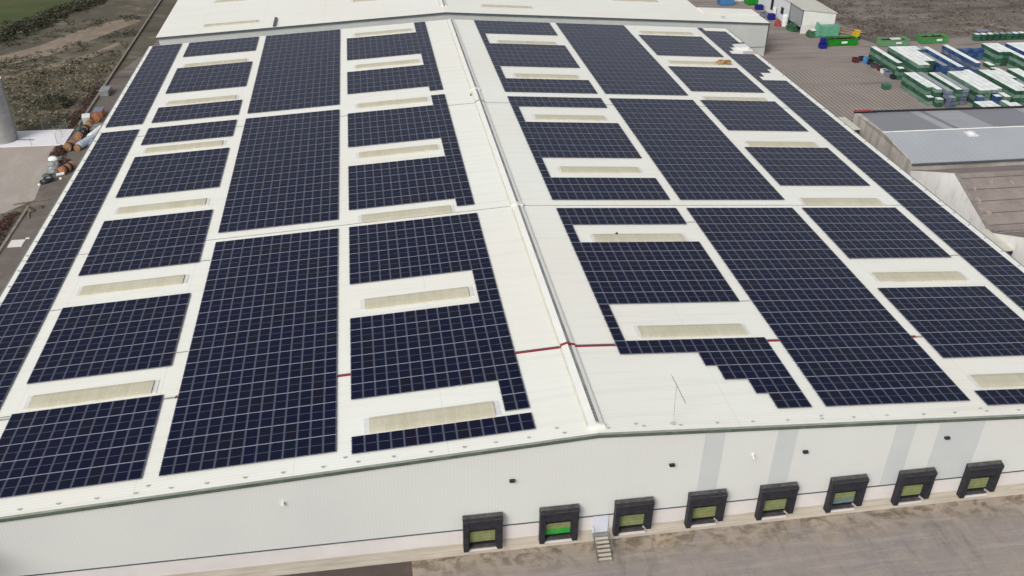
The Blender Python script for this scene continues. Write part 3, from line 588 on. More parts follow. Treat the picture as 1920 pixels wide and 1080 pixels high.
# ------------------------------------------------------------------ white shed at the far right corner
ws = thing('white_shed', 'white gabled shed at the far corner of the yard with pale roof', 'shed')
WX0, WX1, WY0, WY1 = 84.0, 92.2, 146.3, 190
a = MB(); a.prism([(WX0, WY0, 2.0), (WX1, WY0, 2.0), (WX1, WY0, 4.5), (WX0, WY0, 5.5)], (0, .15, 0)); a.obj('front_wall', MT['white'], ws)
a = MB(); a.box(WX0, WX1, WY0 - .03, WY0 + .15, 0, 1.98); a.obj('front_plinth', MT['plinth'], ws)
a = MB(); a.box(WX1 - .15, WX1, WY0 + .16, WY1, 0, 4.4); a.obj('side_wall', MT['white'], ws)
a = MB(); a.box(WX0, WX0 + .15, WY0 + 7.0, WY1, 0, 5.4); a.obj('side_wall', simple('shed_white_wall', lin(.68, .70, .72), .6, .1), ws)
a = MB(); a.box(WX0 + .02, WX0 + .12, WY0 + .16, WY0 + 6.98, 1.4, 5.3); a.obj('bay_screen', simple('grey_screen', lin(.32, .34, .35), .6, .1), ws)
a = MB(); a.box(WX0 - .05, WX0 + .1, WY0 + 6.85, WY0 + 7.1, 0, 5.4); a.box(WX0 - .05, WX0 + .1, WY0 - .02, WY0 + .1, 0, 5.5); a.obj('post', MT['flash'], ws)
a = MB(); a.prism([(WX0 - .35, WY0 - .2, 5.5), (WX1 + .25, WY0 - .2, 4.45), (WX1 + .25, WY0 - .2, 4.6), (WX0 - .35, WY0 - .2, 5.68)][::1], (0, WY1 - WY0, 0)); a.obj('roof', MT['canopy'], ws)
for y, z0_, z1_, w_ in ((156.6, 1.6, 3.2, 1.6), (162.8, 1.0, 3.6, 1.5)):
    a = MB(); a.box(WX0 - .04, WX0 - .01, y, y + w_, z0_, z1_); a.obj('window', MT['black'], ws)
# items beside the shed
def drumstack(nm, label, cat, loc, r, h, mat, bands=3):
    t = thing(nm, label, cat, loc); a = MB()
    for i in range(bands): a.cyl((0, 0, i * h / bands), (0, 0, (i + 1) * h / bands - .08), r, r * .97, 16); a.cyl((0, 0, (i + 1) * h / bands - .08), (0, 0, (i + 1) * h / bands), r * .9, r * .9, 16)
    a.obj('tank_body', mat, t); a = MB(); a.cyl((0, 0, h), (0, 0, h + .18), r * .7, r * .3, 14); a.obj('cap', mat, t); return t
drumstack('white_tank', 'ribbed white plastic tank standing against the white shed wall', 'tank', (83.0, 153.0, 0), .75, 2.6, MT['whitebright'])
a = MB(); a.lump((81.3, 153.0, 0), .8, .8, 1.5, j=.12); a.obj('red_net_bag', MT['redp'], None, label='red net bag left of the white tank', cat='bag')
def bin_(nm, label, loc, w, d, h, mat, cat='bin', grp=None, rot=0, fill=None):
    t = thing(nm, label, cat, loc, grp); t.rotation_euler.z = rot; a = MB(); th = .06
    a.box(-w / 2, w / 2, -d / 2, d / 2, .1, .18); a.box(-w / 2, -w / 2 + th, -d / 2, d / 2, .181, h); a.box(w / 2 - th, w / 2, -d / 2, d / 2, .181, h)
    a.box(-w / 2 + th, w / 2 - th, -d / 2, -d / 2 + th, .181, h); a.box(-w / 2 + th, w / 2 - th, d / 2 - th, d / 2, .181, h)
    for x in (-w / 2 + .1, 0, w / 2 - .1): a.box(x - .06, x + .06, -d / 2 + .02, d / 2 - .02, 0, .1)
    a.box(-w / 2 - .02, w / 2 + .02, -d / 2 - .03, -d / 2, h - .1, h); a.obj('body', mat, t)
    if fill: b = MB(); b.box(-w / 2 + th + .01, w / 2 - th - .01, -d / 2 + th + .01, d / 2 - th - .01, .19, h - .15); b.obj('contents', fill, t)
    return t
bin_('blue_bin', 'blue open bin by the door of the white shed', (82.0, 158.6, 0), 1.5, 1.3, 1.4, MT['bluep'], fill=MT['dark'])
bin_('dark_blue_bin', 'dark blue bin just beyond the blue bin by the shed', (80.9, 161.0, 0), 1.3, 1.2, 1.2, MT['slate'], fill=MT['dark'])
bin_('navy_bin', 'navy bin in front of the tall green container near the shed', (82.6, 168.0, 0), 1.8, 1.4, 1.1, MT['bluep'], fill=MT['dark'])
a = MB(); a.box(82.9, 83.6, 160.0, 160.5, 0, 2.6); a.obj('white_column', MT['white'], None, label='white narrow cabinet against the shed wall', cat='cabinet')
t = thing('green_tall_container', 'tall yellow-green container beside the left end of the white shed', 'container', (82.7, 173.2, 0)); a = MB(); a.box(-1.5, 1.5, -1.2, 1.6, .2, 3.2); t2 = a.obj('body', MT['skipgreen'], t)
a = MB()
for x in (-1.2, -.4, .4, 1.2): a.box(x - .05, x + .05, -1.26, -1.2, .2, 3.2)
a.obj('rib', MT['skipgreen'], t)
for (x, y, mt, lb) in ((75.6, 173.4, 'lblue', 'light blue open container at the top edge behind the rear hall'), (80.2, 177, 'whitebright', 'white covered container between the blue and green ones')):
    t = thing('yard_container', lb, 'container', (x, y, 0)); a = MB(); a.box(-1.7, 1.7, -1.3, 1.3, .1, 2.2, lambda p: (p[0] * (1 + .08 * p[2]), p[1], p[2])); a.obj('body', MT[mt], t)
    a = MB(); a.box(-2.05, 2.05, -1.36, 1.36, 2.21, 2.3); a.obj('rim', MT[mt], t)
# dark green heap under the bay, press, white sheet
def leafheap(nm, label, cat, c, rx, ry, rz_, mat, n=260, s=.35):
    a = MB(); a.lump((0, 0, 0), rx * .85, ry * .85, rz_ * .85, j=.15)
    for i in range(n):
        t = random.uniform(0, 2 * math.pi); q = random.random() ** .5; x, y = q * rx * math.cos(t), q * ry * math.sin(t); z = rz_ * math.sqrt(max(0, 1 - q * q)) * random.uniform(.7, 1.1)
        v = [Vector((random.uniform(-s, s), random.uniform(-s, s), random.uniform(-s, s) * .6)) + Vector((x, y, z)) for _ in range(3)]; a.poly(v)
    return a.obj(nm, mat, None, loc=c, label=label, cat=cat)
leafheap('green_net_heap', 'heap of dark green netting under the open bay of the white shed', 'netting', (83.4, 149.2, 0), 1.5, 2.0, 1.8, MT['dgreen'])
pr_ = thing('waste_press', 'pale teal waste compactor with dark machinery in front of the white shed', 'compactor', (89.2, 143.6, 0))
a = MB(); a.box(-1.9, 2.6, -.9, .9, .25, 2.5); a.obj('container_box', MT['press'], pr_)
a = MB()
for x in (-1.5, -.6, .3, 1.2, 2.1): a.box(x - .05, x + .05, -.97, -.9, .25, 2.45)
a.obj('rib', MT['press'], pr_)
a = MB(); a.prism([(-3.1, -.8, .2), (-1.92, -.8, .2), (-1.92, -.8, 2.4), (-2.5, -.8, 3.3)], (0, 1.5, 0)); a.obj('hopper', MT['press'], pr_)
a = MB(); a.box(-4.6, -3.12, -.9, .8, .1, 1.0); a.box(-4.9, -4.2, -.6, .5, 1.01, 1.5, lambda p: (p[0] + .3 * p[2], p[1], p[2])); a.obj('ram_unit', MT['dgreen'], pr_)
a = MB(); a.box(-4.0, -2.9, -.5, .4, 1.52, 1.75); a.obj('white_sheet', MT['whitebright'], pr_)
def skip(label, x, y, L, D, H, mat, sign):
    t = thing('open_skip', label, 'skip', (x + L / 2, y + D / 2, 0), 'green open skips at the yard edge'); sk = lambda p: (p[0] * (1 + .03 * p[2]), p[1] * (1 + .04 * p[2]), p[2]); th = .07
    a = MB(); w, d = L / 2, D / 2
    a.box(-w, w, -d, d, .12, .2, sk); a.box(-w, w, -d, -d + th, .2, H, sk); a.box(-w, w, d - th, d, .2, H, sk); a.box(-w, -w + th, -d + th, d - th, .2, H, sk); a.box(w - th, w, -d + th, d - th, .2, H, sk); a.obj('body', mat, t)
    a = MB()
    for i in range(9): xx = -w + .25 + i * (L - .5) / 8; a.box(xx - .04, xx + .04, -d - .06, -d, .2, H - .08, sk)
    a.box(-w - .06, w + .06, -d - .09, -d + .05, H - .07, H + .03, sk); a.box(-w - .06, -w + .06, -d, d, H - .07, H + .03, sk); a.box(w - .06, w + .06, -d, d, H - .07, H + .03, sk); a.obj('rim', mat, t)
    a = MB(); a.cur = 0
    for i in range(14):
        for j in range(5):
            x0_, y0_ = -w + th + .02 + i * (L - .2) / 14, -d + th + .02 + j * (D - .2) / 5; hh = H - .35 + random.uniform(-.15, .18); a.box(x0_, x0_ + (L - .2) / 14, y0_, y0_ + (D - .2) / 5, .25, hh)
    a.obj('load', MT['load'], t)
    a = MB(); a.box(sign, sign + 1.35, -d * (1 + .04 * 1) - .13, -d * (1 + .04) - .08, .62, 1.08); a.obj('sign_plate', MT['whitebright'], t); return t
skip('bright green open skip with dark red load and white plate, leftmost of three', 86.1, 135.9, 6.9, 2.4, 1.5, MT['skipgreen'], -.4)
skip('faded green weathered open skip with a board on its load, middle of three', 98.1, 134.2, 6.4, 2.4, 1.5, MT['skippale'], .1)
skip('mid green open skip with white plate, rightmost of three', 108.4, 135.4, 6.3, 2.4, 1.5, MT['skipmid'], .4)
a = MB(); a.box(100.6, 103.0, 135.0, 136.0, 1.35, 1.48); a.obj('board', MT['plinth'], None, label='pale board lying across the load of the faded green skip', cat='board')
bin_('blue_bin', 'blue bin stacked on another left of the bright green skip', (84.3, 135.0, 1.15), 1.15, 1.0, 1.0, MT['bluep'], fill=MT['dark'])
bin_('blue_bin', 'blue bin on the ground left of the bright green skip', (84.3, 134.9, 0), 1.5, 1.3, 1.1, MT['bluep'])
t = thing('yellow_machine', 'small yellow machine behind the bright green skip', 'machine', (95.0, 140.6, 0)); a = MB(); a.box(-.8, .5, -.6, .6, .4, 1.5); a.box(-.2, .9, -.5, .5, 1.51, 2.1, lambda p: (p[0] - .1 * p[2], p[1], p[2])); a.obj('body', MT['yellow'], t)
for x in (-.5, .4):
    a = MB(); a.cyl((x, -.72, .4), (x, .72, .4), .4, seg=12); a.obj('wheel', MT['black'], t)
a = MB(); a.cyl((.7, 0, 1.2), (2.6, -.3, .5), .09, seg=8); a.obj('boom', MT['steel'], t)
for i, (x0_, y0_, x1_, y1_) in enumerate(((93.4, 149.5, 97.5, 144.2), (94.5, 150, 98.6, 146.5), (92.9, 145.5, 96.6, 142.6), (95.2, 145.0, 99.5, 144.4))):
    a = MB(); a.cyl((x0_, y0_, .25), (x1_, y1_, .3), .16, seg=6); a.obj('timber_beam', MT['wood'], None, label='weathered timber beam in the loose pile right of the white shed', cat='beam', group='loose timber beams')
t = thing('green_tub', 'small green tipped tub alone on the slatted yard pads', 'tub', (84.9, 107.6, 0)); a = MB(); a.box(-.65, .65, -.5, .5, .1, 1.0, lambda p: (p[0] * (1 + .25 * p[2]), p[1] * (1 + .2 * p[2]), p[2])); a.obj('body', MT['cgreen'], t); a = MB(); a.box(-.75, .75, -.62, -.55, .95, 1.05); a.box(.3, .8, -.5, .5, 1.0, 1.25); a.obj('rim', MT['cpale'], t)
drumstack('blue_drum', 'light blue drum at the left end of the outermost crate row', 'drum', (88.7, 123.6, 0), .62, 1.3, MT['lblue'], 2)
for i, (x, y, m_, lb) in enumerate(((89.6, 125.6, 'black', 'black bin at the far left corner of the crate stacks'), (90.0, 123.0, 'black', 'black bin right of the blue drum'), (89.9, 120.8, 'hood', 'black bin with a pale rim left of the outer crate row'), (90.2, 118.6, 'maroon', 'maroon bin beside the outer crate row'), (90.1, 117.0, 'whitebright', 'white bin beside the outer crate row'), (90.0, 115.4, 'slate', 'slate grey bin beside the near end of the outer crate row'), (90.3, 113.4, 'black', 'low black bin at the near end of the outer crate row'), (87.6, 124.6, 'maroon', 'maroon bin left of the blue drum'))):
    bin_('waste_bin', lb, (x - .6, y, 0), 1.1, 1.2, .8 + .15 * (i % 2), MT[m_], grp='waste bins along the outer crate row', fill=MT['dark'])
# ------------------------------------------------------------------ crate stacks
def crate_mesh(mat, w=1.16, d=1.16, h=.74):
    a = MB(); x, y = w / 2, d / 2
    a.box(-x, x, -y, y, .12, h)
    for s_ in (-1, 1):
        a.box(-x - .02, x + .02, s_ * y - (.02 if s_ < 0 else 0), s_ * y + (.02 if s_ > 0 else 0), h - .10, h - .005)
        a.box(s_ * x - (.02 if s_ < 0 else 0), s_ * x + (.02 if s_ > 0 else 0), -y + .001, y - .001, h - .10, h - .005)
        for t in (-.42, 0, .42):
            a.box(t - .03, t + .03, s_ * (y + .012) - .012, s_ * (y + .012) + .012, .13, h - .12); a.box(s_ * (x + .012) - .012, s_ * (x + .012) + .012, t - .03, t + .03, .13, h - .12)
    for t in (-.48, 0, .48): a.box(t - .08, t + .08, -y + .03, y - .03, 0, .119)
    return a.mesh('crate', mat), a
CM = {c: crate_mesh(MT[c]) for c in ('cgreen', 'cpale', 'cblue', 'cgrey')}
a = MB(); a.box(-.56, .56, -.59, .59, .742, .79); a.box(-.5, .5, -.04, .04, .79, .80); LIDA = a; LID = {k_: a.mesh('lid', MT[k_]) for k_ in ('lidw', 'lidg')}
PX, PY, PZ = 1.25, 1.25, .79
CN = {'cgreen': 'green', 'cpale': 'faded green', 'cblue': 'blue', 'cgrey': 'grey-blue'}
allc = []
def crow(x, y0, n, lv, col, lid, desc, mixc=None):
    """a row of stacks running away from the camera; every exposed crate is kept"""
    for i in range(n):
        l_ = lv[i] if isinstance(lv, (list, tuple)) else lv
        for z in range(l_):
            c = col
            if mixc and (z % 2 == (l_ % 2)) and z < l_ - 1: c = mixc
            allc.append((x + random.uniform(-.03, .03), y0 + i * PY + random.uniform(-.03, .03), z, c, lid if z == l_ - 1 else None, desc, i, l_))
ORDW = ['first', 'second', 'third', 'fourth', 'fifth', 'sixth', 'seventh', 'eighth', 'ninth', 'tenth', 'eleventh']
rA = [(90.6, 113.2, 10, [3] + [4] * 9, 'cgreen', 'lidw', 'detached row of the far block', 'cpale'),
      (94.4, 112.7, 10, 4, 'cpale', 'lidw', 'second row of the far block', 'cgreen'), (95.65, 112.6, 10, 4, 'cpale', 'lidw', 'third row of the far block', 'cgreen'),
      (96.9, 115.1, 8, 4, 'cpale', 'lidw', 'fourth row of the far block', None), (98.15, 115.0, 8, 4, 'cgreen', 'lidw', 'fifth row of the far block', None),
      (99.4, 121.3, 3, [3, 4, 4], 'cgreen', 'lidw', 'short row, far block', None), (100.65, 113.9, 9, [3, 3, 3, 3, 3, 3, 3, 4, 4], 'cblue', 'lidg', 'low blue row of the far block', None),
      (101.9, 110.6, 11, 4, 'cblue', 'lidw', 'first white-topped blue row', 'cgrey'), (103.15, 114.4, 7, 3, 'cblue', 'lidg', 'dark blue row of the far block', None),
      (104.6, 116, 7, 2, 'cblue', 'lidg', 'low blue row between the blue rows', None), (106.9, 112.6, 10, 4, 'cblue', 'lidw', 'second white-topped blue row', 'cgrey'),
      (95.9, 111.2, 1, 1, 'cpale', 'lidw', 'lone stack at the near end of the far block', None)]
for i in range(8): rA.append((108.7 + i * 1.25, 123.6, 1, 3, 'cblue', None, 'blue cross wall, %s from left' % ORDW[i], None))
rA += [(116.2, 119.0, 5, 4, 'cgreen', 'lidw', 'leftmost row of the right far block', 'cpale'), (117.45, 118.9, 5, 4, 'cgreen', 'lidw', 'second row of the right far block', None), (118.7, 113.8, 9, 4, 'cgreen', 'lidw', 'third row of the right far block', 'cpale'),
       (119.95, 118.8, 5, 3, 'cgrey', 'lidg', 'grey row of the right far block', None), (121.7, 112.5, 10, 4, 'cblue', 'lidw', 'blue row of the right far block', None), (122.95, 112.5, 10, 4, 'cblue', 'lidw', 'sixth row of the right far block', None),
       (124.2, 112.5, 10, 4, 'cgreen', 'lidw', 'seventh row of the right far block', None), (125.45, 112.5, 10, 4, 'cgreen', 'lidw', 'eighth row of the right far block', None), (113.2, 115.2, 1, 1, 'cgreen', 'lidw', 'lone low stack on the bare ground', None), (114.0, 117.6, 2, 1, 'cgreen', 'lidw', 'low pair left of the right far block', None)]
for i in range(11): rA.append((122.6 + i * 1.6, 136.6, 1, 2, 'cgreen', 'lidw' if i not in (3, 4, 5) else 'lidg', 'far single file, %s from left' % ORDW[i], None))
rB = [(88.75, 98.6, 8, [2, 4, 4, 4, 4, 4, 4, 4], 'cgreen', 'lidw', 'leftmost row of the near block', 'cpale'), (90.0, 97.3, 9, [2, 4, 4, 4, 4, 4, 4, 4, 4], 'cpale', 'lidw', 'second row of the near block', 'cgreen'),
      (91.5, 97.3, 9, 4, 'cgrey', 'lidg', 'third row of the near block', None), (93.8, 98.0, 8, 4, 'cgreen', 'lidw', 'fourth row of the near block', 'cpale'), (95.15, 98.0, 8, 4, 'cgrey', 'lidg', 'fifth row of the near block', None),
      (98.0, 97.0, 9, 4, 'cpale', 'lidw', 'sixth row of the near block', 'cgreen'), (99.25, 97.0, 9, 4, 'cpale', 'lidw', 'seventh row of the near block', None), (100.5, 97.0, 9, 4, 'cgrey', 'lidw', 'eighth row of the near block', None), (101.75, 97.6, 9, 4, 'cpale', 'lidw', 'ninth row of the near block', None),
      (103.2, 100.3, 7, 3, 'cgrey', 'lidg', 'tenth row of the near block', None), (104.7, 96.0, 10, 4, 'cgreen', 'lidw', 'eleventh row of the near block', 'cpale'), (105.95, 95.9, 10, 4, 'cgreen', 'lidw', 'twelfth row of the near block', 'cpale'),
      (107.2, 98, 8, 4, 'cgreen', 'lidw', 'thirteenth row of the near block', None), (108.45, 103, 5, 4, 'cgreen', 'lidw', 'fourteenth row of the near block', None), (109.9, 97, 9, 3, 'cblue', 'lidg', 'fifteenth row of the near block', None),
      (111.15, 96, 10, 4, 'cgreen', 'lidw', 'sixteenth row of the near block', None), (112.4, 96, 10, 4, 'cpale', 'lidw', 'last row of the near block', None),
      (91.5, 95.9, 1, 3, 'cgrey', 'lidg', 'grey stack before the near block', None), (97.1, 95.6, 1, 3, 'cblue', 'lidg', 'blue stack before the near block', None), (100.5, 95.5, 1, 3, 'cblue', 'lidw', 'blue stack in front of the white rows', None), (102.2, 95.2, 2, 3, 'cpale', 'lidw', 'pale pair in front of the white rows', None)]
for i in range(3): rB.append((94.6 + i * 1.25, 88.6, 4, 3, 'cgreen', 'lidw', '%s row of the front group' % ('left', 'middle', 'right')[i], None))
for i in range(2): rB.append((100.0 + i * 1.25, 88.6, 4 - i, 3, 'cpale', 'lidw', '%s row of the small front group' % ('left', 'right')[i], None))
for q_ in rA + rB: crow(q_[0], q_[1], q_[2], q_[3], q_[4], q_[5], q_[6], q_[7])
# drop crates that are enclosed on every side that could be seen
key = {(round(c[0] / .9), round(c[1] / 1.25), c[2]) for c in allc}
occ = {}
for c in allc: occ.setdefault(c[2], []).append((c[0], c[1]))
def has(x, y, z): return any(abs(a_ - x) < .6 and abs(b_ - y) < .6 for a_, b_ in occ.get(z, ()))
vis = []
for c in allc:
    x, y, z = c[:3]
    if c[4] or not (has(x - 1.35, y, z)) or not (has(x, y - 1.25, z)) or not has(x, y, z + 1): vis.append(c)
vis.sort(key=lambda c: (Vector(c[:3]) - camp).length)
ORDN = ['nearest', 'second', 'third', 'fourth', 'fifth', 'sixth', 'seventh', 'eighth', 'ninth', 'tenth', 'eleventh', 'twelfth']
LV = {1: ['alone'], 2: ['bottom', 'top'], 3: ['bottom', 'middle', 'top'], 4: ['bottom', 'second up', 'third up', 'top']}
rest = {}
for n_, (x, y, z, c, lid, desc, i, l_) in enumerate(vis):
    if n_ < 300:
        o = mk('crate', CM[c][0], None, (x, y, z * PZ + .012), ('%s crate, %s in %s stack, %s' % (CN[c], LV[l_][z] if l_ > 1 else 'alone', ORDN[i], desc)), 'crate', 'plastic crates stacked in the yard')
        o.rotation_euler.z = random.uniform(-.035, .035)
        if lid: mk('lid', LID[lid], o).rotation_euler = (random.uniform(-.012, .012), random.uniform(-.012, .012), random.uniform(-.02, .02))
    else:
        for src, mt in ((CM[c][1], c), (LIDA, lid)):
            if mt:
                b = rest.setdefault('x', MB()); ms_ = ['cgreen', 'cpale', 'cblue', 'cgrey', 'lidw', 'lidg']; n = len(b.v); oz = z * PZ + .012
                b.v += [(p[0] + x, p[1] + y, p[2] + oz) for p in src.v]; b.f += [tuple(q + n for q in f) for f in src.f]; b.mi += [ms_.index(mt)] * len(src.f)
if rest: rest['x'].obj('crates', [MT[q] for q in ['cgreen', 'cpale', 'cblue', 'cgrey', 'lidw', 'lidg']], None, kind='stuff', label='remaining green and blue crates at the back of the stacking yard', cat='crates')
# ------------------------------------------------------------------ left side: silo, pipes, junk
si = thing('silo', 'tall grey cylindrical silo on the white pad at the left edge', 'silo', (-77.4, 100.6, .15))
a = MB()
for i in range(8): a.cyl((0, 0, i * 1.3), (0, 0, i * 1.3 + 1.27), 2.3, 2.3, 36, cap=False); a.cyl((0, 0, i * 1.3 + 1.27), (0, 0, i * 1.3 + 1.3), 2.34, 2.34, 36)
a.obj('body', MT['silo'], si)
a = MB(); a.cyl((0, 0, 10.4), (0, 0, 10.95), 2.3, .5, 36); a.obj('cap', MT['white'], si)
a = MB(); a.cyl((2.3, .4, 0), (2.3, .4, 10.4), .06, seg=6); a.cyl((2.3, -.1, 0), (2.3, -.1, 10.4), .06, seg=6)
for i in range(26): a.cyl((2.3, -.1, .4 * i + .2), (2.3, .4, .4 * i + .2), .03, seg=5)
a.obj('ladder', MT['steel'], si)
a = MB(); a.cyl((-75.2, 100.0, .3), (-72.2, 99.7, .25), .06, seg=8); a.obj('hose', MT['flash'], None, label='thin dark hose lying on the white pad beside the silo', cat='hose')
def coil(nm, label, c, r, L, mats, ang=0, grp='pipe coils and drums beside the service road'):
    t = thing(nm, label, 'coil', c, grp); t.rotation_euler.z = ang; nseg = len(mats)
    for i, m_ in enumerate(mats):
        a = MB(); y0_ = -L / 2 + i * L / nseg; rr = r * (1 if i % 2 == 0 else .93); a.cyl((0, y0_, r), (0, y0_ + L / nseg - .01, r), rr, rr, 20); a.obj('band', MT[m_], t)
    a = MB(); a.cyl((0, -L / 2 - .06, r), (0, -L / 2 - .005, r), r * .45, seg=14); a.obj('end_disc', MT['tan'], t)
coil('banded_coil', 'orange coil with black bands lying nearest the camera on the service road', (-63.7, 86.3, 0), .62, 2.6, ['orange', 'black', 'tan', 'black', 'tan'], -.45)
coil('banded_coil', 'large tan-faced coil beside the maroon net', (-65.5, 95.2, 0), .66, 1.5, ['tan', 'black', 'orange'], -.2)
coil('banded_coil', 'smaller tan-faced coil right of the large one', (-64.1, 95.0, 0), .5, 1.1, ['tan', 'black'], -.1)
coil('banded_coil', 'bright orange coil amid the long roll bundle', (-65.0, 99.8, 0), .6, 1.5, ['orange', 'greyp', 'black'], -.1)
coil('banded_coil', 'brown-orange coil with dark bands behind the bright orange one', (-64.7, 102.6, 0), .6, 2.4, ['black', 'tan', 'black', 'rust'], -.1)
coil('banded_coil', 'rust-coloured coil farthest in the long roll bundle', (-64.6, 105.2, 0), .62, 1.4, ['rust', 'orange'], -.1)
def box_(nm, label, cat, x0, x1, y0, y1, h, mat, top=None, ang=0):
    t = thing(nm, label, cat, ((x0 + x1) / 2, (y0 + y1) / 2, 0)); t.rotation_euler.z = ang; w, d = (x1 - x0) / 2, (y1 - y0) / 2
    a = MB(); a.box(-w, w, -d, d, .08, h)
    for x in (-w + .1, w - .22): a.box(x, x + .12, -d + .02, d - .02, 0, .08)
    a.box(-w - .03, w + .03, -d - .03, d + .03, h - .12, h - .06); a.obj('body', MT[mat], t)
    if top: a = MB(); a.box(-w - .05, w + .05, -d - .05, d + .05, h, h + .1); a.obj('lid', MT[top], t)
    return t
box_('orange_box', 'orange crate with slate blue lid on the service road', 'box', -64.7, -63.3, 109.2, 111.4, 1.2, 'orange', 'slate')
coil('orange_reel', 'orange reel in front of the slate-lidded box', (-64.0, 107.6, 0), .75, .9, ['orange', 'tan'], 0)
box_('white_tote', 'pale blue white tote left of the orange reel', 'tote', -66.1, -64.9, 106.4, 108.4, 1.2, 'paleblue', 'whitebright', .2)
for i, (x, y) in enumerate(((-63.3, 104.6), (-62.9, 103.1))):
    t = thing('pallet', ('grey pallet beside the warehouse wall behind the pale sheeting', 'grey pallet nearest the pale sheeting by the warehouse wall')[i], 'pallet', (x, y, 0), 'grey pallets on the service road'); a = MB()
    for q in range(7): a.box(-1.1, 1.1, -.6 + q * .19, -.5 + q * .19, .5, .54)
    for q in (-1.0, 0, .9): a.box(q, q + .12, -.6, .66, 0, .5)
    a.obj('slats', MT['greyp'], t)
def roll(nm, label, p0, p1, r, mat, mat2):
    t = thing(nm, label, 'roll', p0); a = MB(); d = Vector(p1) - Vector(p0); a.cyl((0, 0, r), tuple(d + Vector((0, 0, r))), r, seg=14); a.obj('wrap', MT[mat], t)
    a = MB(); a.cyl(tuple(-d.normalized() * .05 + Vector((0, 0, r))), (0, 0, r), r * .6, seg=12); a.obj('end', MT[mat2], t)
roll('sheeting_roll', 'lilac-grey roll of sheeting along the warehouse side', (-62.9, 98.6, 0), (-61.9, 102.4, 0), .65, 'whitebright', 'paleblue')
roll('sheeting_roll', 'pale blue roll of sheeting in front of the lilac one', (-64.0, 95.2, 0), (-62.6, 98.6, 0), .6, 'paleblue', 'whitebright')
leafheap('pale_sheeting_heap', 'crumpled pale blue sheeting beside the rolls', 'sheeting', (-62.7, 97.3, 0), .9, 1.1, .7, MT['paleblue'], 60, .3)
leafheap('maroon_net_heap', 'long heap of maroon netting at the kerb left of the tan coil', 'netting', (-66.9, 93.2, 0), 1.0, 3.2, 1.0, MT['leafred'], 300, .3)
leafheap('maroon_rag_heap', 'small heap of maroon rags between the tan coil and the grey sacks', 'netting', (-65.0, 90.0, 0), .9, 1.2, .5, MT['leafred'], 90, .25)
for i, (x, y, z, r, m_, lb) in enumerate(((-66.4, 89.2, .9, .75, 'whitebright', 'white round sack on top of the grey sack pile'), (-66.1, 87.9, .6, .85, 'greyp', 'grey sack high in the sack pile'), (-65.9, 86.9, .35, .9, 'steel', 'grey sack in the middle of the sack pile'), (-65.8, 85.9, .15, .85, 'greyp', 'grey sack low at the front of the pile'), (-66.4, 84.6, 0, .7, 'fascia', 'dark green sack before the grey sack pile'))):
    a = MB(); a.lump((0, 0, 0), r, r * .85, .55, 12, 5, .10); a.obj('sack', MT[m_], None, loc=(x, y, z), label=lb, cat='sack', group='sacks beside the kerb')
roll('pvc_pipe', 'short white pipe lying beside the orange banded coil', (-64.9, 84.5, 0), (-63.9, 85.0, 0), .25, 'whitebright', 'greyp')
for x, y, lb in ((-66.6, 81.4, 'white ball-like float at the kerb near the dark tyre'), (-64.0, 83.3, 'small white float on the service road before the orange coil')):
    a = MB(); a.lump((0, 0, .12), .22, .22, .25, 12, 5, .02); a.cyl((0, 0, 0), (0, 0, .13), .14, .22, 12); a.obj('float', MT['whitebright'], None, loc=(x, y, 0), label=lb, cat='float')
t = thing('tyre_stack', 'dark grey tyre heap lying at the kerb in front of the sacks', 'tyre', (-65.8, 82.5, 0))
for i in range(2):
    a = MB(); a.cyl((i * .5 - .3, i * .4, i * .32), (i * .5 - .3, i * .4, i * .32 + .3), .75, .7, 20); tt = a.obj('tyre', MT['black'], t); b = MB(); b.cyl((i * .5 - .3, i * .4, i * .32 + .301), (i * .5 - .3, i * .4, i * .32 + .31), .35, .35, 16); b.obj('hub', MT['greyp'], tt)
for x, y, w, d, mt, lb, z in ((-64.6, 62.7, 1.8, 1.9, 'plinth', 'square pale concrete slab lying on the service road', .12), (-63.6, 64.1, .5, .35, 'whitebright', 'small white tile lying near the left roof edge', .06)):
    a = MB(); a.box(-w / 2, w / 2, -d / 2, d / 2, 0, z); a.box(-w / 2 + .1, w / 2 - .1, -d / 2 + .1, d / 2 - .1, z, z + .02); o = a.obj('paving_slab', MT[mt], None, loc=(x, y, .006), label=lb, cat='slab')
t = box_('utility_box', 'grey utility cabinet beside the kerb at the far left', 'cabinet', -66.2, -64.6, 120.5, 123.5, 1.0, 'steel', 'greyp')
leafheap('rag_pile', 'low pile of grey and brown rags between the sacks and the kerb', 'rags', (-66.3, 91.0, 0), .8, 1.6, .5, MT['greyp'], 120, .25)
leafheap('rag_pile', 'small grey heap of scraps between the two coil groups', 'rags', (-65.6, 97.2, 0), .7, .9, .6, MT['greyp'], 90, .2)
leafheap('rag_pile', 'dark heap of scraps at the foot of the white tote', 'rags', (-66.0, 104.6, 0), .7, 1.2, .5, MT['fascia'], 90, .2)
leafheap('weed_clump', 'small brown weed clump at the kerb end below the yard', 'weeds', (-65.4, 72.6, 0), .5, .6, .5, MT['leafbrown'], 60, .2)
leafheap('weed_clump', 'tiny brown weed clump beside the warehouse side road', 'weeds', (-64.3, 73.6, 0), .35, .4, .4, MT['leafbrown'], 40, .15)
for x0_, y0_, x1_, y1_, lb in ((-65.9, 73.2, -65.1, 70.2, 'short dark timber lying by the kerb below the left yard'), (-68.5, 75.0, -63.9, 76.2, 'long pale timber lying across the road edge at the yard corner')):
    a = MB(); a.cyl((x0_, y0_, .12), (x1_, y1_, .12), .10, seg=6); a.obj('timber_beam', MT['wood'], None, label=lb, cat='beam')
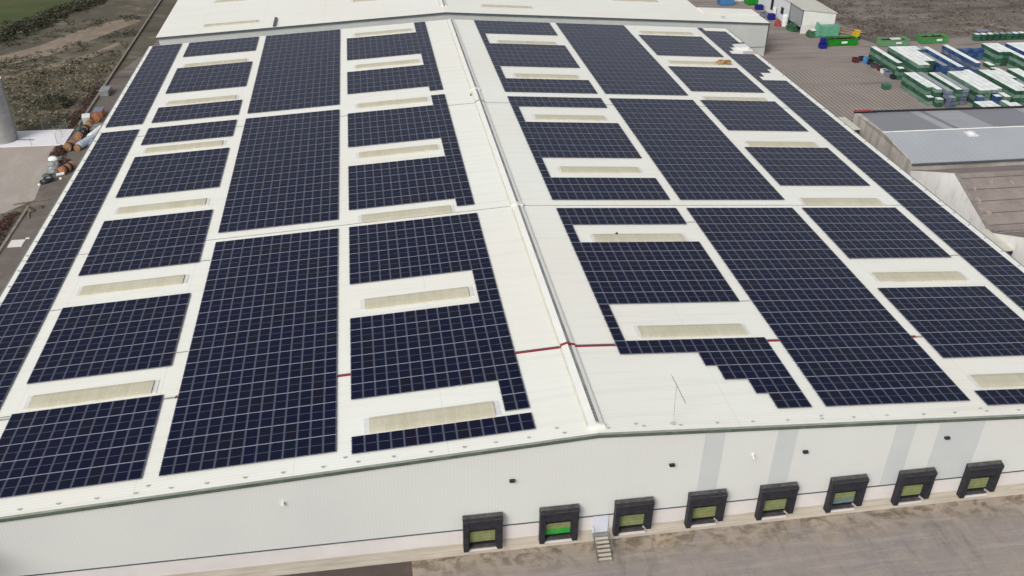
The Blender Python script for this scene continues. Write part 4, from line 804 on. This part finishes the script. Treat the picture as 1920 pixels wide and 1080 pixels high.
# chain-link fence by the pad
fn = thing('chain_link_fence', 'faint chain-link fence at the corner of the white pad', 'fence', (-68.0, 97.5, 0))
for x, y in ((0, 0), (0, 3.4), (0, 6.8), (-4, 0), (-4, 6.8), (-9, 9)):
    a = MB(); a.cyl((x, y, 0), (x, y, 2.1), .035, seg=6); a.obj('post', MT['steel'], fn)
a = MB(); km = MT['steel']
for z in (.3, .8, 1.3, 1.8, 2.1):
    a.cyl((0, 0, z), (0, 6.8, z), .012, seg=4); a.cyl((-4, 6.8, z), (0, 6.8, z), .012, seg=4)
for i in range(24): a.cyl((0, i * .283, .1), (0, i * .283 + .28, 2.1), .006, seg=3)
a.obj('wire_mesh', km, fn)
# ------------------------------------------------------------------ vegetation
def scrub(nm, label, n, area, mat, size, hgt, clump=18, skipf=None):
    a = MB(); k_ = 0
    while k_ < n:
        x, y = area(); k_ += 1
        if skipf and skipf(x, y): continue
        r = random.uniform(.4, 1.0) * size; h = r * hgt
        for j in range(clump):
            t = random.uniform(0, 2 * math.pi); q = random.random() ** .5 * r; px_, py_ = x + q * math.cos(t), y + q * math.sin(t); pz = random.uniform(.05, h) * (1.2 - q / r)
            s_ = random.uniform(.25, .6) * (.3 + r * .35)
            v0 = Vector((px_, py_, pz)); d1 = Vector((random.uniform(-1, 1), random.uniform(-1, 1), random.uniform(-.4, .6))) * s_; d2 = Vector((random.uniform(-1, 1), random.uniform(-1, 1), random.uniform(-.4, .6))) * s_
            a.poly([v0 - d1, v0 + d2, v0 + d1])
    return a.obj(nm, mat, None, kind='stuff', label=label, cat='scrub')
U = random.uniform
scrub('brown_scrub', 'low brown scrub covering the waste ground beyond the skips', 2600, lambda: (U(94, 230), 140 + U(0, 1) ** 1.3 * 90), MT['leafbrown'], 1.9, .30, 13, lambda x, y: x < 98.5 and y < 195 or (y < 143 and x < 121) or y < 139)
scrub('dry_grass', 'tufts of dry grass on the waste ground', 900, lambda: (U(93.5, 200), U(138, 200)), MT['leaftan'], 1.2, .16, 8, lambda x, y: x < 97 or y < 140 and x > 99)
scrub('left_bushes', 'dark low bushes on the slope left of the warehouse', 620, lambda: (U(-125, -67.5), U(106, 176)), MT['leafdark'], 2.0, .5, 20, lambda x, y: abs((y - 139) - (x + 100) * .9 - 3) < 5.0)
scrub('left_dry_grass', 'tufts of dry tan grass behind the silo', 1300, lambda: (U(-100, -67.2), U(105.5, 142)), MT['leaftan'], 1.1, .4, 12)
scrub('left_hedge', 'dark hedge between the slope and the green field', 420, lambda: (lambda t: (-97.5 + 16 * t + U(-2.5, 2.5), 157 + 40 * t + U(-3, 3)))(U(0, 1)), MT['leafdark'], 2.4, .8, 22)
scrub('maroon_shrub', 'dark maroon shrubs growing along the kerb', 190, lambda: (lambda t: (-67.6 + U(-.9, .4), t))(random.choice((U(60, 72), U(105, 128)))), MT['leafred'], 1.0, .9, 14)
leafheap('dark_bush', 'round dark green bush on the slope behind the white pad', 'bush', (-73.5, 116.5, 0), 3.4, 2.6, 1.9, MT['leafdark'], 700, .35)
for x, y, lb in ((120.3, 156.5, 'white scattered rubble patch on the waste ground, left one'), (135.2, 147.2, 'white rubble patch on the waste ground, right one')):
    a = MB()
    for i in range(16): q = U(0, 6.28); r = U(0, 2.2); a.box(x + r * 1.6 * math.cos(q) - .4, x + r * 1.6 * math.cos(q) + .5, y + r * math.sin(q) - .25, y + r * math.sin(q) + .25, 0, U(.1, .3))
    a.obj('rubble_patch', MT['kerb'], None, label=lb, cat='rubble')
a = MB(); a.box(124.0, 126.4, 138.0, 139.2, 0, 1.6, lambda p: (p[0], p[1] + .2 * p[2], p[2])); a.box(123.6, 126.7, 137.8, 139.5, 1.61, 1.75); a.obj('blue_covered_heap', MT['slate'], None, label='blue-grey covered heap at the left end of the far crate file', cat='heap')
